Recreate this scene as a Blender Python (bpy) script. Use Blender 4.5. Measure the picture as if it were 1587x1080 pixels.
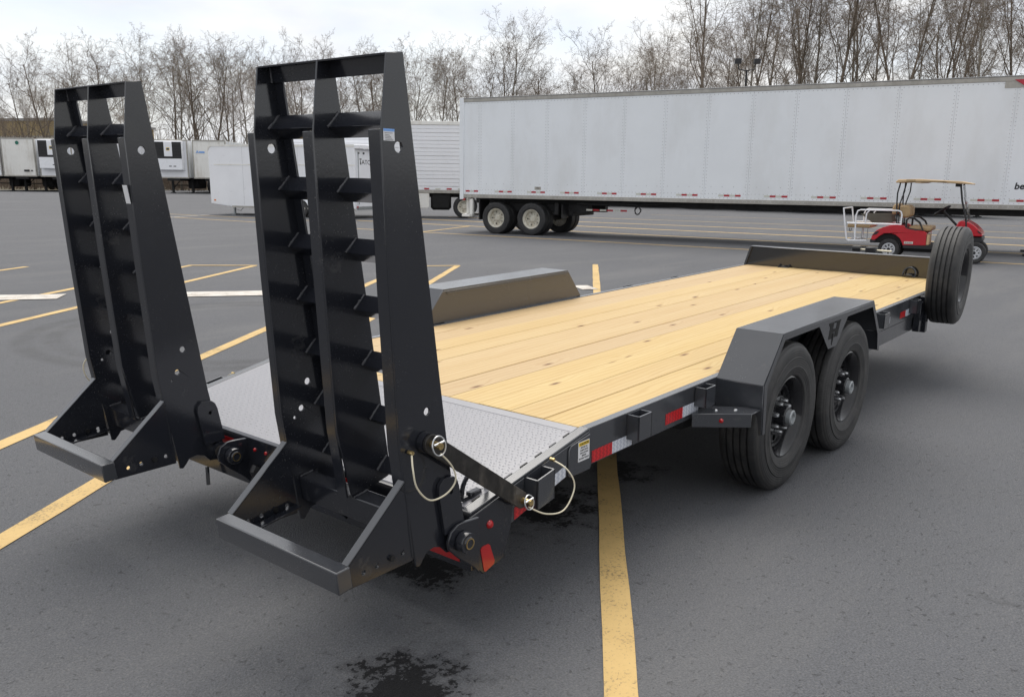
import bpy, bmesh, math, random
from mathutils import Vector, Matrix, geometry, noise
R = math.radians
for o in list(bpy.data.objects): bpy.data.objects.remove(o)
S = bpy.context.scene
COL = S.collection

# ------------------------------------------------------------------ camera
CAM = Vector((-2.7636, -1.8594, 1.5682))
FWD = Vector((0.75412821, 0.61692553, -0.22515226)); RGT = Vector((0.63530165, -0.77216902, 0.01211673)); UPV = Vector((0.16638048, 0.15217717, 0.97424825))
FPX, PYC = 1327.206, 50.336
cd = bpy.data.cameras.new('camera'); cam = bpy.data.objects.new('camera', cd); COL.objects.link(cam)
cam.matrix_world = Matrix(((RGT.x, UPV.x, -FWD.x, CAM.x), (RGT.y, UPV.y, -FWD.y, CAM.y), (RGT.z, UPV.z, -FWD.z, CAM.z), (0, 0, 0, 1)))
cd.sensor_width = 36; cd.lens = FPX * 36 / 1587; cd.shift_y = PYC / 1587; cd.clip_start = .05; cd.clip_end = 3000
S.camera = cam

# ------------------------------------------------------------------ sky and sun (thin bright overcast)
SUNV = Vector((.42, .52, 1.35)).normalized()
w = bpy.data.worlds.new('World'); S.world = w; w.use_nodes = True
nt = w.node_tree; nt.nodes.clear()
def wn(t): return nt.nodes.new(t)
out = wn('ShaderNodeOutputWorld'); bg = wn('ShaderNodeBackground'); sky = wn('ShaderNodeTexSky')
sky.sky_type = 'NISHITA'; sky.sun_disc = False; sky.sun_elevation = math.asin(SUNV.z); sky.sun_rotation = math.atan2(SUNV.x, SUNV.y)
sky.air_density = 1.0; sky.dust_density = 1.5
tc = wn('ShaderNodeTexCoord'); mp = wn('ShaderNodeMapping'); mp.inputs['Scale'].default_value = (1.6, 3.2, 7.0); mp.inputs['Rotation'].default_value = (0, 0, .7)
nz = wn('ShaderNodeTexNoise'); nz.inputs['Scale'].default_value = 1.7; nz.inputs['Detail'].default_value = 7; nz.inputs['Roughness'].default_value = .58; nz.inputs['Distortion'].default_value = .5
cr = wn('ShaderNodeValToRGB'); cr.color_ramp.elements[0].position = .36; cr.color_ramp.elements[0].color = (.74, .74, .74, 1); cr.color_ramp.elements[1].position = .60; cr.color_ramp.elements[1].color = (1, 1, 1, 1)
nz2 = wn('ShaderNodeTexNoise'); nz2.inputs['Scale'].default_value = 3.1; nz2.inputs['Detail'].default_value = 5
cr2 = wn('ShaderNodeValToRGB'); cr2.color_ramp.elements[0].position = .3; cr2.color_ramp.elements[0].color = (4.6, 4.75, 5.1, 1); cr2.color_ramp.elements[1].position = .7; cr2.color_ramp.elements[1].color = (5.75, 5.65, 5.45, 1)
mx = wn('ShaderNodeMix'); mx.data_type = 'RGBA'
nt.links.new(tc.outputs['Generated'], mp.inputs['Vector']); nt.links.new(mp.outputs[0], nz.inputs['Vector']); nt.links.new(mp.outputs[0], nz2.inputs['Vector'])
nt.links.new(nz.outputs['Fac'], cr.inputs[0]); nt.links.new(nz2.outputs['Fac'], cr2.inputs[0])
nt.links.new(cr.outputs[0], mx.inputs[0]); nt.links.new(sky.outputs[0], mx.inputs[6]); nt.links.new(cr2.outputs[0], mx.inputs[7])
nt.links.new(mx.outputs[2], bg.inputs[0]); bg.inputs[1].default_value = .1; nt.links.new(bg.outputs[0], out.inputs[0])
sl_ = bpy.data.lights.new('sun', 'SUN'); sl_.energy = 1.4; sl_.angle = R(55); sl_.color = (1, .95, .88)
so = bpy.data.objects.new('sun', sl_); COL.objects.link(so); so.rotation_euler = (-SUNV).to_track_quat('-Z', 'Y').to_euler(); so.location = (0, 0, 30)
S.view_settings.view_transform = 'Standard'; S.view_settings.look = 'None'; S.view_settings.exposure = .92; S.view_settings.gamma = 1

# ------------------------------------------------------------------ materials
class NG:
    def __init__(s, name):
        s.m = bpy.data.materials.new(name); s.m.use_nodes = True; s.t = s.m.node_tree; s.t.nodes.clear()
        s.o = s.t.nodes.new('ShaderNodeOutputMaterial'); s.b = s.t.nodes.new('ShaderNodeBsdfPrincipled'); s.L(s.b.outputs[0], s.o.inputs[0])
    def L(s, a, b): s.t.links.new(a, b)
    def n(s, typ, **kw):
        n = s.t.nodes.new('ShaderNode' + typ)
        for k, v in kw.items():
            if k.startswith('i_'):
                key = k[2:].replace('_', ' '); key = int(key) if key.isdigit() else key
                if hasattr(v, 'is_linked') or hasattr(v, 'links'): s.L(v, n.inputs[key])
                else: n.inputs[key].default_value = v
            else: setattr(n, k, v)
        return n
    def obj(s): return s.n('TexCoord').outputs['Object']
    def pos(s): return s.n('NewGeometry').outputs['Position']
    def noise(s, vec, scale, detail=4, rough=.5, dist=0): return s.n('TexNoise', i_Vector=vec, i_Scale=scale, i_Detail=detail, i_Roughness=rough, i_Distortion=dist).outputs['Fac']
    def map(s, vec, scale=(1, 1, 1), loc=(0, 0, 0), rot=(0, 0, 0)): return s.n('Mapping', i_Vector=vec, i_Scale=scale, i_Location=loc, i_Rotation=rot).outputs[0]
    def ramp(s, fac, stops):
        r = s.n('ValToRGB', i_Fac=fac); e = r.color_ramp.elements
        while len(e) < len(stops): e.new(.5)
        for x, (p, c) in zip(e, stops): x.position = p; x.color = (c, c, c, 1) if isinstance(c, (int, float)) else (*c, 1)
        return r.outputs[0]
    def math(s, op, a, b=0.0, c=None, clamp=False):
        n = s.t.nodes.new('ShaderNodeMath'); n.operation = op; n.use_clamp = clamp
        for i, v in enumerate((a, b, c)):
            if v is None: continue
            if isinstance(v, (int, float)): n.inputs[i].default_value = v
            else: s.L(v, n.inputs[i])
        return n.outputs[0]
    def mix(s, f, a, b, mode='MIX'):
        n = s.t.nodes.new('ShaderNodeMix'); n.data_type = 'RGBA'; n.blend_type = mode
        for i, v in ((0, f), (6, a), (7, b)):
            if isinstance(v, (int, float)): n.inputs[i].default_value = v if i == 0 else (v, v, v, 1)
            elif isinstance(v, tuple): n.inputs[i].default_value = (*v, 1)
            else: s.L(v, n.inputs[i])
        return n.outputs[2]
    def set(s, **kw):
        for k, v in kw.items():
            k = k.replace('_', ' ')
            if isinstance(v, (int, float)): s.b.inputs[k].default_value = v
            elif isinstance(v, tuple): s.b.inputs[k].default_value = (*v, 1) if len(v) == 3 else v
            else: s.L(v, s.b.inputs[k])
        return s
    def bump(s, h, strength=.3, dist=.01, normal=None):
        n = s.n('Bump', i_Height=h, i_Strength=strength, i_Distance=dist)
        if normal: s.L(normal, n.inputs['Normal'])
        s.L(n.outputs[0], s.b.inputs['Normal']); return n.outputs[0]
M = {}
def mat(name, col, rough=.5, metal=0., var=.12, vs=3., bump=0., bs=80., rv=.1, spec=.5, dirt=None, dscale=2.5, coat=0.):
    g = NG(name); p = g.obj()
    a = g.noise(p, vs, 5, .6)
    c = g.mix(g.ramp(a, [(.3, 0.), (.7, 1.)]), tuple(x * (1 - var) for x in col), tuple(min(1, x * (1 + var)) for x in col))
    if dirt: c = g.mix(g.ramp(g.noise(g.map(p, (1, 1, .35)), dscale, 7, .65), [(.48, 0.), (.72, dirt[1])]), c, dirt[0])
    r = g.math('MULTIPLY_ADD', g.noise(p, vs * 2.7, 4), rv * 2, rough - rv)
    g.set(Base_Color=c, Roughness=r, Metallic=metal, Specular_IOR_Level=spec, Coat_Weight=coat, Coat_Roughness=.08)
    if bump: g.bump(g.noise(p, bs, 2), bump, .004)
    M[name] = g.m; return g.m
# powder-coat paint with orange peel, scuffs and dust
def paint(name, col, rough, peel=.12, dust=.25, spec=.8, coat=.5):
    g = NG(name); p = g.obj()
    sc = g.ramp(g.noise(g.map(p, (1, 1, 1)), 7, 9, .72), [(.60, 0.), (.78, dust)])
    spk = g.ramp(g.noise(p, 160, 2, .5), [(.66, 0.), (.73, dust)])
    f = g.math('MAXIMUM', sc, g.math('MULTIPLY', spk, g.ramp(g.noise(p, 3.3, 3), [(.45, 0.), (.6, 1.)])))
    c = g.mix(f, col, (.16, .155, .145))
    g.set(Base_Color=c, Roughness=g.math('ADD', g.math('MULTIPLY', f, .35), g.math('MULTIPLY_ADD', g.noise(p, 5, 5), .16, rough - .08)), Specular_IOR_Level=spec, Coat_Weight=coat, Coat_Roughness=.16)
    g.bump(g.noise(p, 95, 1.5), peel, .0012)
    M[name] = g.m
paint('paint', (.040, .043, .050), .22, .06, .3)
paint('paint_gloss', (.0165, .0180, .0235), .15, .07, .42, .7, .0)
paint('paint_head', (.018, .019, .021), .10, .03, .25)
paint('paint_deck_sheen', (.190, .191, .214), .42, .06, .2)  # same trailer paint, lightened: sky reflection put into the base colour
mat('black', (.009, .009, .010), .55, var=.3)
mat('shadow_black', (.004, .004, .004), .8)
mat('weld', (.12, .12, .13), .5, .5, var=.4, vs=120, bump=.6, bs=300)
mat('zinc', (.62, .63, .64), .32, 1., var=.1)
mat('galv', (.36, .38, .39), .45, .6, var=.15, vs=20)
mat('brass', (.62, .47, .22), .35, 1., var=.3, vs=60)
mat('cable', (.72, .66, .50), .45, .2, var=.1)
mat('bar_steel', (.030, .028, .026), .42, .3, var=.5, vs=22, dirt=((.16, .14, .12), .7), dscale=18)
mat('rim_black', (.016, .016, .018), .13, var=.2)
mat('red_lens', (.42, .008, .010), .16, var=.1, coat=.5)
mat('amber', (.75, .22, .02), .3, var=.05)
mat('white_van', (.84, .87, .90), .36, var=.025, vs=.8, dirt=((.50, .49, .46), .25), dscale=.9)
mat('white_clean', (.86, .87, .90), .30, var=.03, vs=1.2)
mat('white_old', (.82, .81, .77), .45, var=.05, vs=1.0, dirt=((.40, .34, .26), .5), dscale=1.6)
mat('rail_alu', (.40, .385, .35), .5, .15, var=.15, vs=4, dirt=((.26, .23, .19), .5), dscale=5)
mat('rivet', (.58, .59, .61), .5, .2, var=.1)
mat('trim_grey', (.30, .30, .30), .5, var=.1)
mat('van_rim', (.62, .60, .52), .5, var=.08, vs=9, dirt=((.36, .24, .12), .6), dscale=14)
mat('chassis', (.018, .018, .019), .7, var=.4, vs=6)
mat('tape_white', (.62, .62, .56), .4, var=.06, vs=30)
mat('tape_red', (.42, .015, .025), .4, var=.12, vs=30)
mat('cart_red', (.50, .010, .022), .22, var=.06, coat=.6)
mat('tan_plastic', (.62, .44, .25), .55, var=.07)
mat('tan_vinyl', (.42, .29, .15), .55, var=.08, vs=8)
mat('alloy', (.62, .63, .65), .3, .8, var=.1)
mat('plastic_dark', (.014, .014, .016), .5, var=.2)
mat('olive_grey', (.10, .095, .075), .55, var=.15)
mat('ink', (.03, .03, .035), .6, var=.1)
mat('ink_blue', (.02, .06, .14), .6)
mat('label_white', (.74, .74, .75), .45, var=.03)
mat('label_yellow', (.85, .58, .02), .45, var=.03)
mat('label_blue', (.20, .40, .80), .45, var=.03)
mat('logo_red', (.45, .02, .04), .4)
mat('tan_wall', (.40, .31, .15), .8, var=.1, vs=.4)
mat('brown_wall', (.16, .14, .12), .8, var=.1, vs=.4)
mat('bark', (.130, .104, .080), .9, var=.35, vs=2.5, bump=.5, bs=14)
mat('bark_pale', (.23, .205, .17), .9, var=.35, vs=2.5, bump=.5, bs=14)
mat('twig', (.160, .124, .096), .9, var=.25, vs=1.5)
mat('twig_pale', (.205, .164, .128), .9, var=.25, vs=1.5)
mat('dry_leaf', (.30, .17, .08), .8, var=.3, vs=3)
# reflective tape with chevron emboss
def tape(name, ca, cb):
    g = NG(name); p = g.obj()
    z = g.n('SeparateXYZ', i_Vector=p)
    tri = g.math('PINGPONG', g.math('MULTIPLY', z.outputs[2], 1.0), .009)
    wv = g.math('FRACT', g.math('MULTIPLY', g.math('ADD', z.outputs[0], g.math('MULTIPLY', tri, 1.1)), 38.))
    c = g.mix(g.ramp(wv, [(.38, 0.), (.5, 1.)]), ca, cb)
    g.set(Base_Color=c, Roughness=.28, Coat_Weight=.4, Coat_Roughness=.1); M[name] = g.m
tape('dot_red', (.62, .012, .016), (.40, .006, .010)); tape('dot_white', (.68, .71, .76), (.50, .53, .60))
# tyre rubber, dusty
def rubber(name, col=(.019, .019, .020), dust=(.085, .081, .075), amt=.5):
    g = NG(name); p = g.obj()
    d = g.ramp(g.noise(p, 9, 6, .65), [(.42, 0.), (.72, amt)])
    x = g.n('SeparateXYZ', i_Vector=p)
    rr = g.math('SQRT', g.math('ADD', g.math('MULTIPLY', x.outputs[0], x.outputs[0]), g.math('MULTIPLY', x.outputs[2], x.outputs[2])))
    ring = g.math('SINE', g.math('MULTIPLY', rr, 520.))
    ang = g.math('ARCTAN2', x.outputs[2], x.outputs[0])
    sip = g.math('SINE', g.math('MULTIPLY', ang, 260.))
    bandr = g.math('MULTIPLY', g.ramp(g.math('SINE', g.math('MULTIPLY', rr, 88.)), [(.55, 0.), (1., .5)]), g.ramp(g.noise(p, 4, 3), [(.3, .3), (.7, 1.)]))
    d = g.math('MAXIMUM', d, bandr)
    g.set(Base_Color=g.mix(d, col, dust), Roughness=.54, Specular_IOR_Level=.5)
    h = g.math('ADD', g.math('MULTIPLY', ring, .35), g.math('ADD', g.math('MULTIPLY', sip, .3), g.noise(p, 60, 3)))
    g.bump(h, .55, .002); M[name] = g.m
rubber('rubber'); rubber('rubber_truck', (.014, .014, .016), (.06, .058, .055), .45)
# pine decking
g = NG('pine'); rnd = g.n('ObjectInfo').outputs['Random']
off = g.n('CombineXYZ', i_X=g.math('MULTIPLY', rnd, 53.), i_Y=g.math('MULTIPLY', rnd, 17.3), i_Z=g.math('MULTIPLY', rnd, 7.7)).outputs[0]
p = g.n('VectorMath', operation='ADD', i_0=g.obj(), i_1=off).outputs[0]
kv = g.n('TexVoronoi', voronoi_dimensions='2D', i_Vector=g.map(p, (1.9, 6.2, 1)), i_Scale=1., i_Randomness=1.)
ksel = g.ramp(g.n('SeparateColor', i_Color=kv.outputs['Color']).outputs[0], [(.74, 0.), (.76, 1.)])
kd = kv.outputs['Distance']
knot = g.math('MULTIPLY', g.ramp(kd, [(.035, 1.), (.11, 0.)]), ksel)
pull = g.math('MULTIPLY', g.ramp(kd, [(.0, 1.), (.42, 0.)]), ksel)
warp = g.n('VectorMath', operation='ADD', i_0=g.map(p, (.16, 1, 1)), i_1=g.n('CombineXYZ', i_Y=g.math('MULTIPLY', pull, .05)).outputs[0]).outputs[0]
rings = g.n('TexWave', wave_type='BANDS', bands_direction='Y', i_Vector=warp, i_Scale=9.5, i_Distortion=9., i_Detail=3., i_Detail_Scale=.8, i_Detail_Roughness=.5).outputs['Fac']
fine = g.noise(g.map(p, (2.5, 150, 20)), 1., 4, .6)
broad = g.noise(g.map(p, (.35, 4.5, 1)), 1., 3)
c = g.mix(g.ramp(broad, [(.35, 0.), (.65, 1.)]), (.570, .428, .222), (.535, .384, .182))
c = g.mix(g.math('MULTIPLY', g.ramp(rings, [(.55, 0.), (.95, 1.)]), .42), c, (.45, .285, .120))
c = g.mix(g.math('MULTIPLY', g.ramp(fine, [(.5, 0.), (.75, 1.)]), .30), c, (.42, .265, .115))
tone = g.n('HueSaturation', i_Color=c, i_Hue=g.math('MULTIPLY_ADD', rnd, .010, .495), i_Saturation=g.math('MULTIPLY_ADD', rnd, .14, .94), i_Value=g.math('MULTIPLY_ADD', rnd, .12, .94)).outputs[0]
stain = g.ramp(g.noise(g.map(g.pos(), (.5, 1.1, 1), (3, 1, 0)), 1.3, 6, .62), [(.60, 0.), (.8, .16)])
c = g.mix(stain, tone, (.36, .29, .18))
c = g.mix(g.math('MULTIPLY', knot, .85), c, (.20, .085, .03))
core = g.math('MULTIPLY', g.ramp(kd, [(.02, 1.), (.05, 0.)]), ksel)
c = g.mix(g.math('MULTIPLY', core, .7), c, (.055, .03, .015))
g.set(Base_Color=c, Roughness=.62, Specular_IOR_Level=.3)
g.bump(g.math('ADD', fine, rings), .12, .002); M['pine'] = g.m
# asphalt
g = NG('asphalt'); p = g.pos()
p2 = g.map(p, (1, 1, 0))
big = g.noise(p2, .22, 5, .6); mid = g.noise(p2, 2.4, 5, .6); fin = g.noise(p2, 130, 3, .65); agg = g.n('TexVoronoi', i_Vector=p2, i_Scale=170., i_Randomness=1.)
pit = g.ramp(g.noise(g.map(p2, (1, 1, 1), (7, 3, 0)), 38, 3, .55, .6), [(.31, 1.), (.37, 0.)])
pit2 = g.ramp(g.noise(g.map(p2, (1, 1, 1), (1, 13, 0)), 9, 5, .7), [(.27, 1.), (.31, 0.)])
c = g.mix(g.ramp(big, [(.3, 0.), (.7, 1.)]), (.100, .105, .117), (.124, .128, .140))
c = g.mix(g.math('MULTIPLY', g.ramp(mid, [(.35, 0.), (.65, 1.)]), .35), c, (.110, .113, .119))
c = g.mix(g.ramp(fin, [(.36, .70), (.60, 0.)]), c, (.048, .048, .051))
c = g.mix(g.ramp(g.n('SeparateColor', i_Color=agg.outputs['Color']).outputs[0], [(.86, 0.), (.95, .34)]), c, (.19, .188, .185))
c = g.mix(g.math('MULTIPLY', pit, .5), c, (.020, .020, .021)); c = g.mix(g.math('MULTIPLY', pit2, .5), c, (.02, .02, .02))
# pale scuffed traffic film far out, dusty patches
film = g.ramp(g.noise(g.map(p2, (.18, .9, 1), (2, 2, 0), (0, 0, .6)), 1., 6, .65), [(.5, 0.), (.72, .35)])
c = g.mix(film, c, (.175, .172, .168))
# oil and water stains with ragged edges
rag = g.noise(p2, 7, 5, .6); fin2 = g.noise(p2, 42, 4, .65); wet = None
for (x, y, ra, k) in ((-1.08, -.04, .27, 1.), (-.42, .50, .27, 1.), (.45, .62, .42, 1.), (1.2, .55, .22, .9), (4.6, 3.4, .3, .6)):
    dv = g.n('VectorMath', operation='DISTANCE', i_0=p2, i_1=(x, y, 0)).outputs['Value']
    v = g.math('MULTIPLY', g.ramp(g.math('ADD', g.math('DIVIDE', dv, ra), g.math('ADD', g.math('MULTIPLY_ADD', rag, 2.6, -1.3), g.math('MULTIPLY_ADD', fin2, 1.9, -.95))), [(.44, 1.), (.66, 0.)]), k)
    halo = g.math('MULTIPLY', g.ramp(g.math('ADD', g.math('DIVIDE', dv, ra), g.math('MULTIPLY_ADD', rag, 2.6, -1.3)), [(.45, .5), (1.15, 0.)]), k)
    v = g.math('MAXIMUM', v, halo); wet = v if wet is None else g.math('MAXIMUM', wet, v)
c = g.mix(g.math('MULTIPLY', wet, .96), c, (.006, .006, .007))
# faint turning marks left by tyres
for (x, y, ra) in ((2.47, 6.2, 1.82), (2.47, 6.2, 2.08)):
    dv = g.n('VectorMath', operation='DISTANCE', i_0=p2, i_1=(x, y, 0)).outputs['Value']
    band = g.ramp(g.math('ABSOLUTE', g.math('SUBTRACT', dv, ra)), [(.05, .32), (.15, 0.)])
    c = g.mix(g.math('MULTIPLY', band, g.math('MULTIPLY', g.ramp(mid, [(.3, .3), (.55, 1.)]), g.ramp(g.math('SUBTRACT', g.n('SeparateXYZ', i_Vector=p2).outputs[1], g.n('SeparateXYZ', i_Vector=p2).outputs[0]), [(0., 0.), (.02, 1.)]))), c, (.03, .03, .03))
crk = g.n('TexVoronoi', feature='DISTANCE_TO_EDGE', i_Vector=g.n('VectorMath', operation='ADD', i_0=p2, i_1=g.n('TexNoise', i_Vector=p2, i_Scale=1.5, i_Detail=5.).outputs['Color']).outputs[0], i_Scale=.16).outputs['Distance']
c = g.mix(g.math('MULTIPLY', g.ramp(crk, [(.0009, .6), (.0026, 0.)]), g.ramp(big, [(.60, 0.), (.66, 1.)])), c, (.015, .015, .015))
g.set(Base_Color=c, Roughness=g.math('SUBTRACT', .84, g.math('MULTIPLY', wet, .04)), Specular_IOR_Level=g.math('MULTIPLY_ADD', wet, -.3, .5))
g.bump(g.math('ADD', g.math('MULTIPLY', fin, 1.), g.math('ADD', g.math('MULTIPLY', agg.outputs['Distance'], -.6), g.math('MULTIPLY', pit, -.8))), .7, .007); M['asphalt'] = g.m
def linepaint(name, a, b, wear):
    g = NG(name); p = g.map(g.pos(), (1, 1, 0))
    n1 = g.noise(p, 70, 4, .7); n2 = g.noise(p, 3.5, 5, .65)
    c = g.mix(g.ramp(n2, [(.35, 0.), (.65, 1.)]), a, b)
    f = g.ramp(g.math('ADD', g.math('MULTIPLY', n1, .75), g.math('MULTIPLY', n2, .45)), [(wear, 0.), (wear + .12, .85)])
    c = g.mix(f, c, (.10, .085, .06)); g.set(Base_Color=c, Roughness=.7); g.bump(n1, .5, .004); M[name] = g.m
linepaint('yellow_paint', (.60, .415, .165), (.53, .360, .135), .64)
linepaint('yellow_old', (.50, .37, .19), (.42, .30, .14), .60)
linepaint('white_paint', (.62, .59, .54), (.55, .50, .44), .62)
g = NG('soil'); p = g.pos()
c = g.mix(g.ramp(g.noise(p, .5, 6, .65), [(.35, 0.), (.65, 1.)]), (.10, .082, .055), (.155, .135, .085)); c = g.mix(g.ramp(g.noise(p, 3, 5), [(.5, 0.), (.7, .6)]), c, (.07, .075, .035))
g.set(Base_Color=c, Roughness=.95); M['soil'] = g.m

# ------------------------------------------------------------------ mesh helpers
class MB:
    def __init__(s): s.v = []; s.f = []
    def add(s, vs, fs):
        b = len(s.v); s.v += [tuple(x) for x in vs]; s.f += [tuple(i + b for i in f) for f in fs]; return s
    def box(s, x0, x1, y0, y1, z0, z1):
        return s.add([(x0, y0, z0), (x1, y0, z0), (x1, y1, z0), (x0, y1, z0), (x0, y0, z1), (x1, y0, z1), (x1, y1, z1), (x0, y1, z1)],
                     [(0, 3, 2, 1), (4, 5, 6, 7), (0, 1, 5, 4), (1, 2, 6, 5), (2, 3, 7, 6), (3, 0, 4, 7)])
    def prism(s, outer, f, t0, t1, holes=()):
        loops = [list(outer)] + [list(h) for h in holes]; n = sum(map(len, loops)); flat = [q for l in loops for q in l]
        vs = [f(a, b, t0) for a, b in flat] + [f(a, b, t1) for a, b in flat]; fs = []
        if holes:
            for tri in geometry.tessellate_polygon([[Vector((a, b, 0)) for a, b in l] for l in loops]): fs += [tuple(tri), tuple(i + n for i in reversed(tri))]
        else:
            k = len(outer); fs += [tuple(range(k)), tuple(range(2 * n - 1, n - 1, -1))] if k <= 4 or _convex(outer) else []
            if not fs:
                for tri in geometry.tessellate_polygon([[Vector((a, b, 0)) for a, b in outer]]): fs += [tuple(tri), tuple(i + n for i in reversed(tri))]
        b = 0
        for l in loops:
            k = len(l); fs += [(b + i, b + (i + 1) % k, n + b + (i + 1) % k, n + b + i) for i in range(k)]; b += k
        return s.add(vs, fs)
    def sheet(s, pts): return s.add(pts, [tuple(range(len(pts)))])
    def tube(s, pts, r, n=8, closed=False):
        pts = [Vector(q) for q in pts]; rs = r if isinstance(r, (list, tuple)) else [r] * len(pts); k = len(pts); vs = []; up = None
        for i, q in enumerate(pts):
            a = pts[(i - 1) % k] if (closed or i > 0) else q; c = pts[(i + 1) % k] if (closed or i < k - 1) else q
            d = (c - a).normalized()
            if up is None:
                up = Vector((0, 0, 1)) if abs(d.z) < .9 else Vector((1, 0, 0))
            e = (up - d * up.dot(d)).normalized(); up = e; h = d.cross(e)
            vs += [q + (e * math.cos(2 * math.pi * j / n) + h * math.sin(2 * math.pi * j / n)) * rs[i] for j in range(n)]
        fs = []
        for i in range(k if closed else k - 1):
            a, b = i * n, ((i + 1) % k) * n
            fs += [(a + j, a + (j + 1) % n, b + (j + 1) % n, b + j) for j in range(n)]
        if not closed: fs += [tuple(range(n - 1, -1, -1)), tuple(range((k - 1) * n, k * n))]
        return s.add(vs, fs)
    def cyl(s, p0, p1, r, n=16, r1=None): return s.tube([p0, p1], [r, r if r1 is None else r1], n)
    def lathe(s, prof, n=48, f=None, closed=False):
        f = f or (lambda x, y, h: (x, h, y)); vs = []; k = len(prof)
        for i in range(n):
            a = 2 * math.pi * i / n; vs += [f(r * math.cos(a), r * math.sin(a), h) for r, h in prof]
        fs = [(i * k + j, i * k + j + 1, ((i + 1) % n) * k + j + 1, ((i + 1) % n) * k + j) for i in range(n) for j in range(k - 1)]
        if closed: fs += [(i * k + k - 1, i * k, ((i + 1) % n) * k, ((i + 1) % n) * k + k - 1) for i in range(n)]
        return s.add(vs, fs)
    def build(s, name, m, parent=None, bevel=0., seg=1, ang=32, smooth=True, loc=None, recalc=True):
        me = bpy.data.meshes.new(name); me.from_pydata(s.v, [], s.f)
        if recalc:
            bm = bmesh.new(); bm.from_mesh(me); bmesh.ops.recalc_face_normals(bm, faces=bm.faces); bm.to_mesh(me); bm.free()
        if smooth:
            me.polygons.foreach_set('use_smooth', [True] * len(me.polygons)); me.set_sharp_from_angle(angle=R(ang))
        me.materials.append(M[m]); me.update()
        return link(name, me, parent, bevel, seg, loc)
def _convex(l):
    sg = 0
    for i in range(len(l)):
        a, b, c = l[i - 2], l[i - 1], l[i]; z = (b[0] - a[0]) * (c[1] - b[1]) - (b[1] - a[1]) * (c[0] - b[0])
        if abs(z) < 1e-12: continue
        if sg and (z > 0) != (sg > 0): return False
        sg = z
    return True
def link(name, me, parent=None, bevel=0., seg=1, loc=None):
    o = bpy.data.objects.new(name, me); COL.objects.link(o)
    if parent: o.parent = parent
    if loc: o.location = loc
    if bevel:
        b = o.modifiers.new('bevel', 'BEVEL'); b.width = bevel; b.segments = seg; b.limit_method = 'ANGLE'; b.angle_limit = R(40); b.harden_normals = False
    return o
def tag(o, label=None, cat=None, group=None, kind=None):
    if label: o['label'] = label
    if cat: o['category'] = cat
    if group: o['group'] = group
    if kind: o['kind'] = kind
    return o
def empty(name, loc=(0, 0, 0), rz=0.):
    o = bpy.data.objects.new(name, None); COL.objects.link(o); o.location = loc; o.rotation_euler = (0, 0, rz); o.empty_display_size = .2; return o
def copy_tree(o, parent=None):
    c = o.copy(); COL.objects.link(c); c.parent = parent
    for ch in list(o.children): copy_tree(ch, c)
    return c
def circ(cx, cy, r, n=14): return [(cx + r * math.cos(2 * math.pi * i / n), cy + r * math.sin(2 * math.pi * i / n)) for i in range(n)]
XZ = lambda a, b, t: (a, t, b)
YZ = lambda a, b, t: (t, a, b)
def text_mesh(txt, size, name, m, parent, matrix, bold=0., extrude=.0006, align='CENTER', shear=0., sx=1.):
    cu = bpy.data.curves.new('t', 'FONT'); cu.body = txt; cu.size = size; cu.align_x = align; cu.align_y = 'CENTER'; cu.extrude = extrude; cu.offset = bold; cu.shear = shear; cu.resolution_u = 3
    o = bpy.data.objects.new('t', cu); COL.objects.link(o); me = bpy.data.meshes.new_from_object(o); bpy.data.objects.remove(o); bpy.data.curves.remove(cu)
    me.materials.clear(); me.materials.append(M[m]); me.transform(matrix @ Matrix.Diagonal((sx, 1, 1, 1)))
    return link(name, me, parent)
def frame_matrix(o, x, y):
    x = Vector(x).normalized(); y = Vector(y).normalized(); z = x.cross(y)
    return Matrix(((x.x, y.x, z.x, o[0]), (x.y, y.y, z.y, o[1]), (x.z, y.z, z.z, o[2]), (0, 0, 0, 1)))
def pix(px, depth, py=None):
    """ground position seen in pixel column px at a given depth along the view direction"""
    d = FWD + RGT * ((px - 793.5) / FPX) - UPV * (((284 if py is None else py) - 540 - PYC) / FPX)
    q = CAM + d * depth; return q
def sstep(a, b, x):
    t = max(0., min(1., (x - a) / (b - a))); return t * t * (3 - 2 * t)
def gz(y): return .45 * sstep(36, 60, y)

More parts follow.
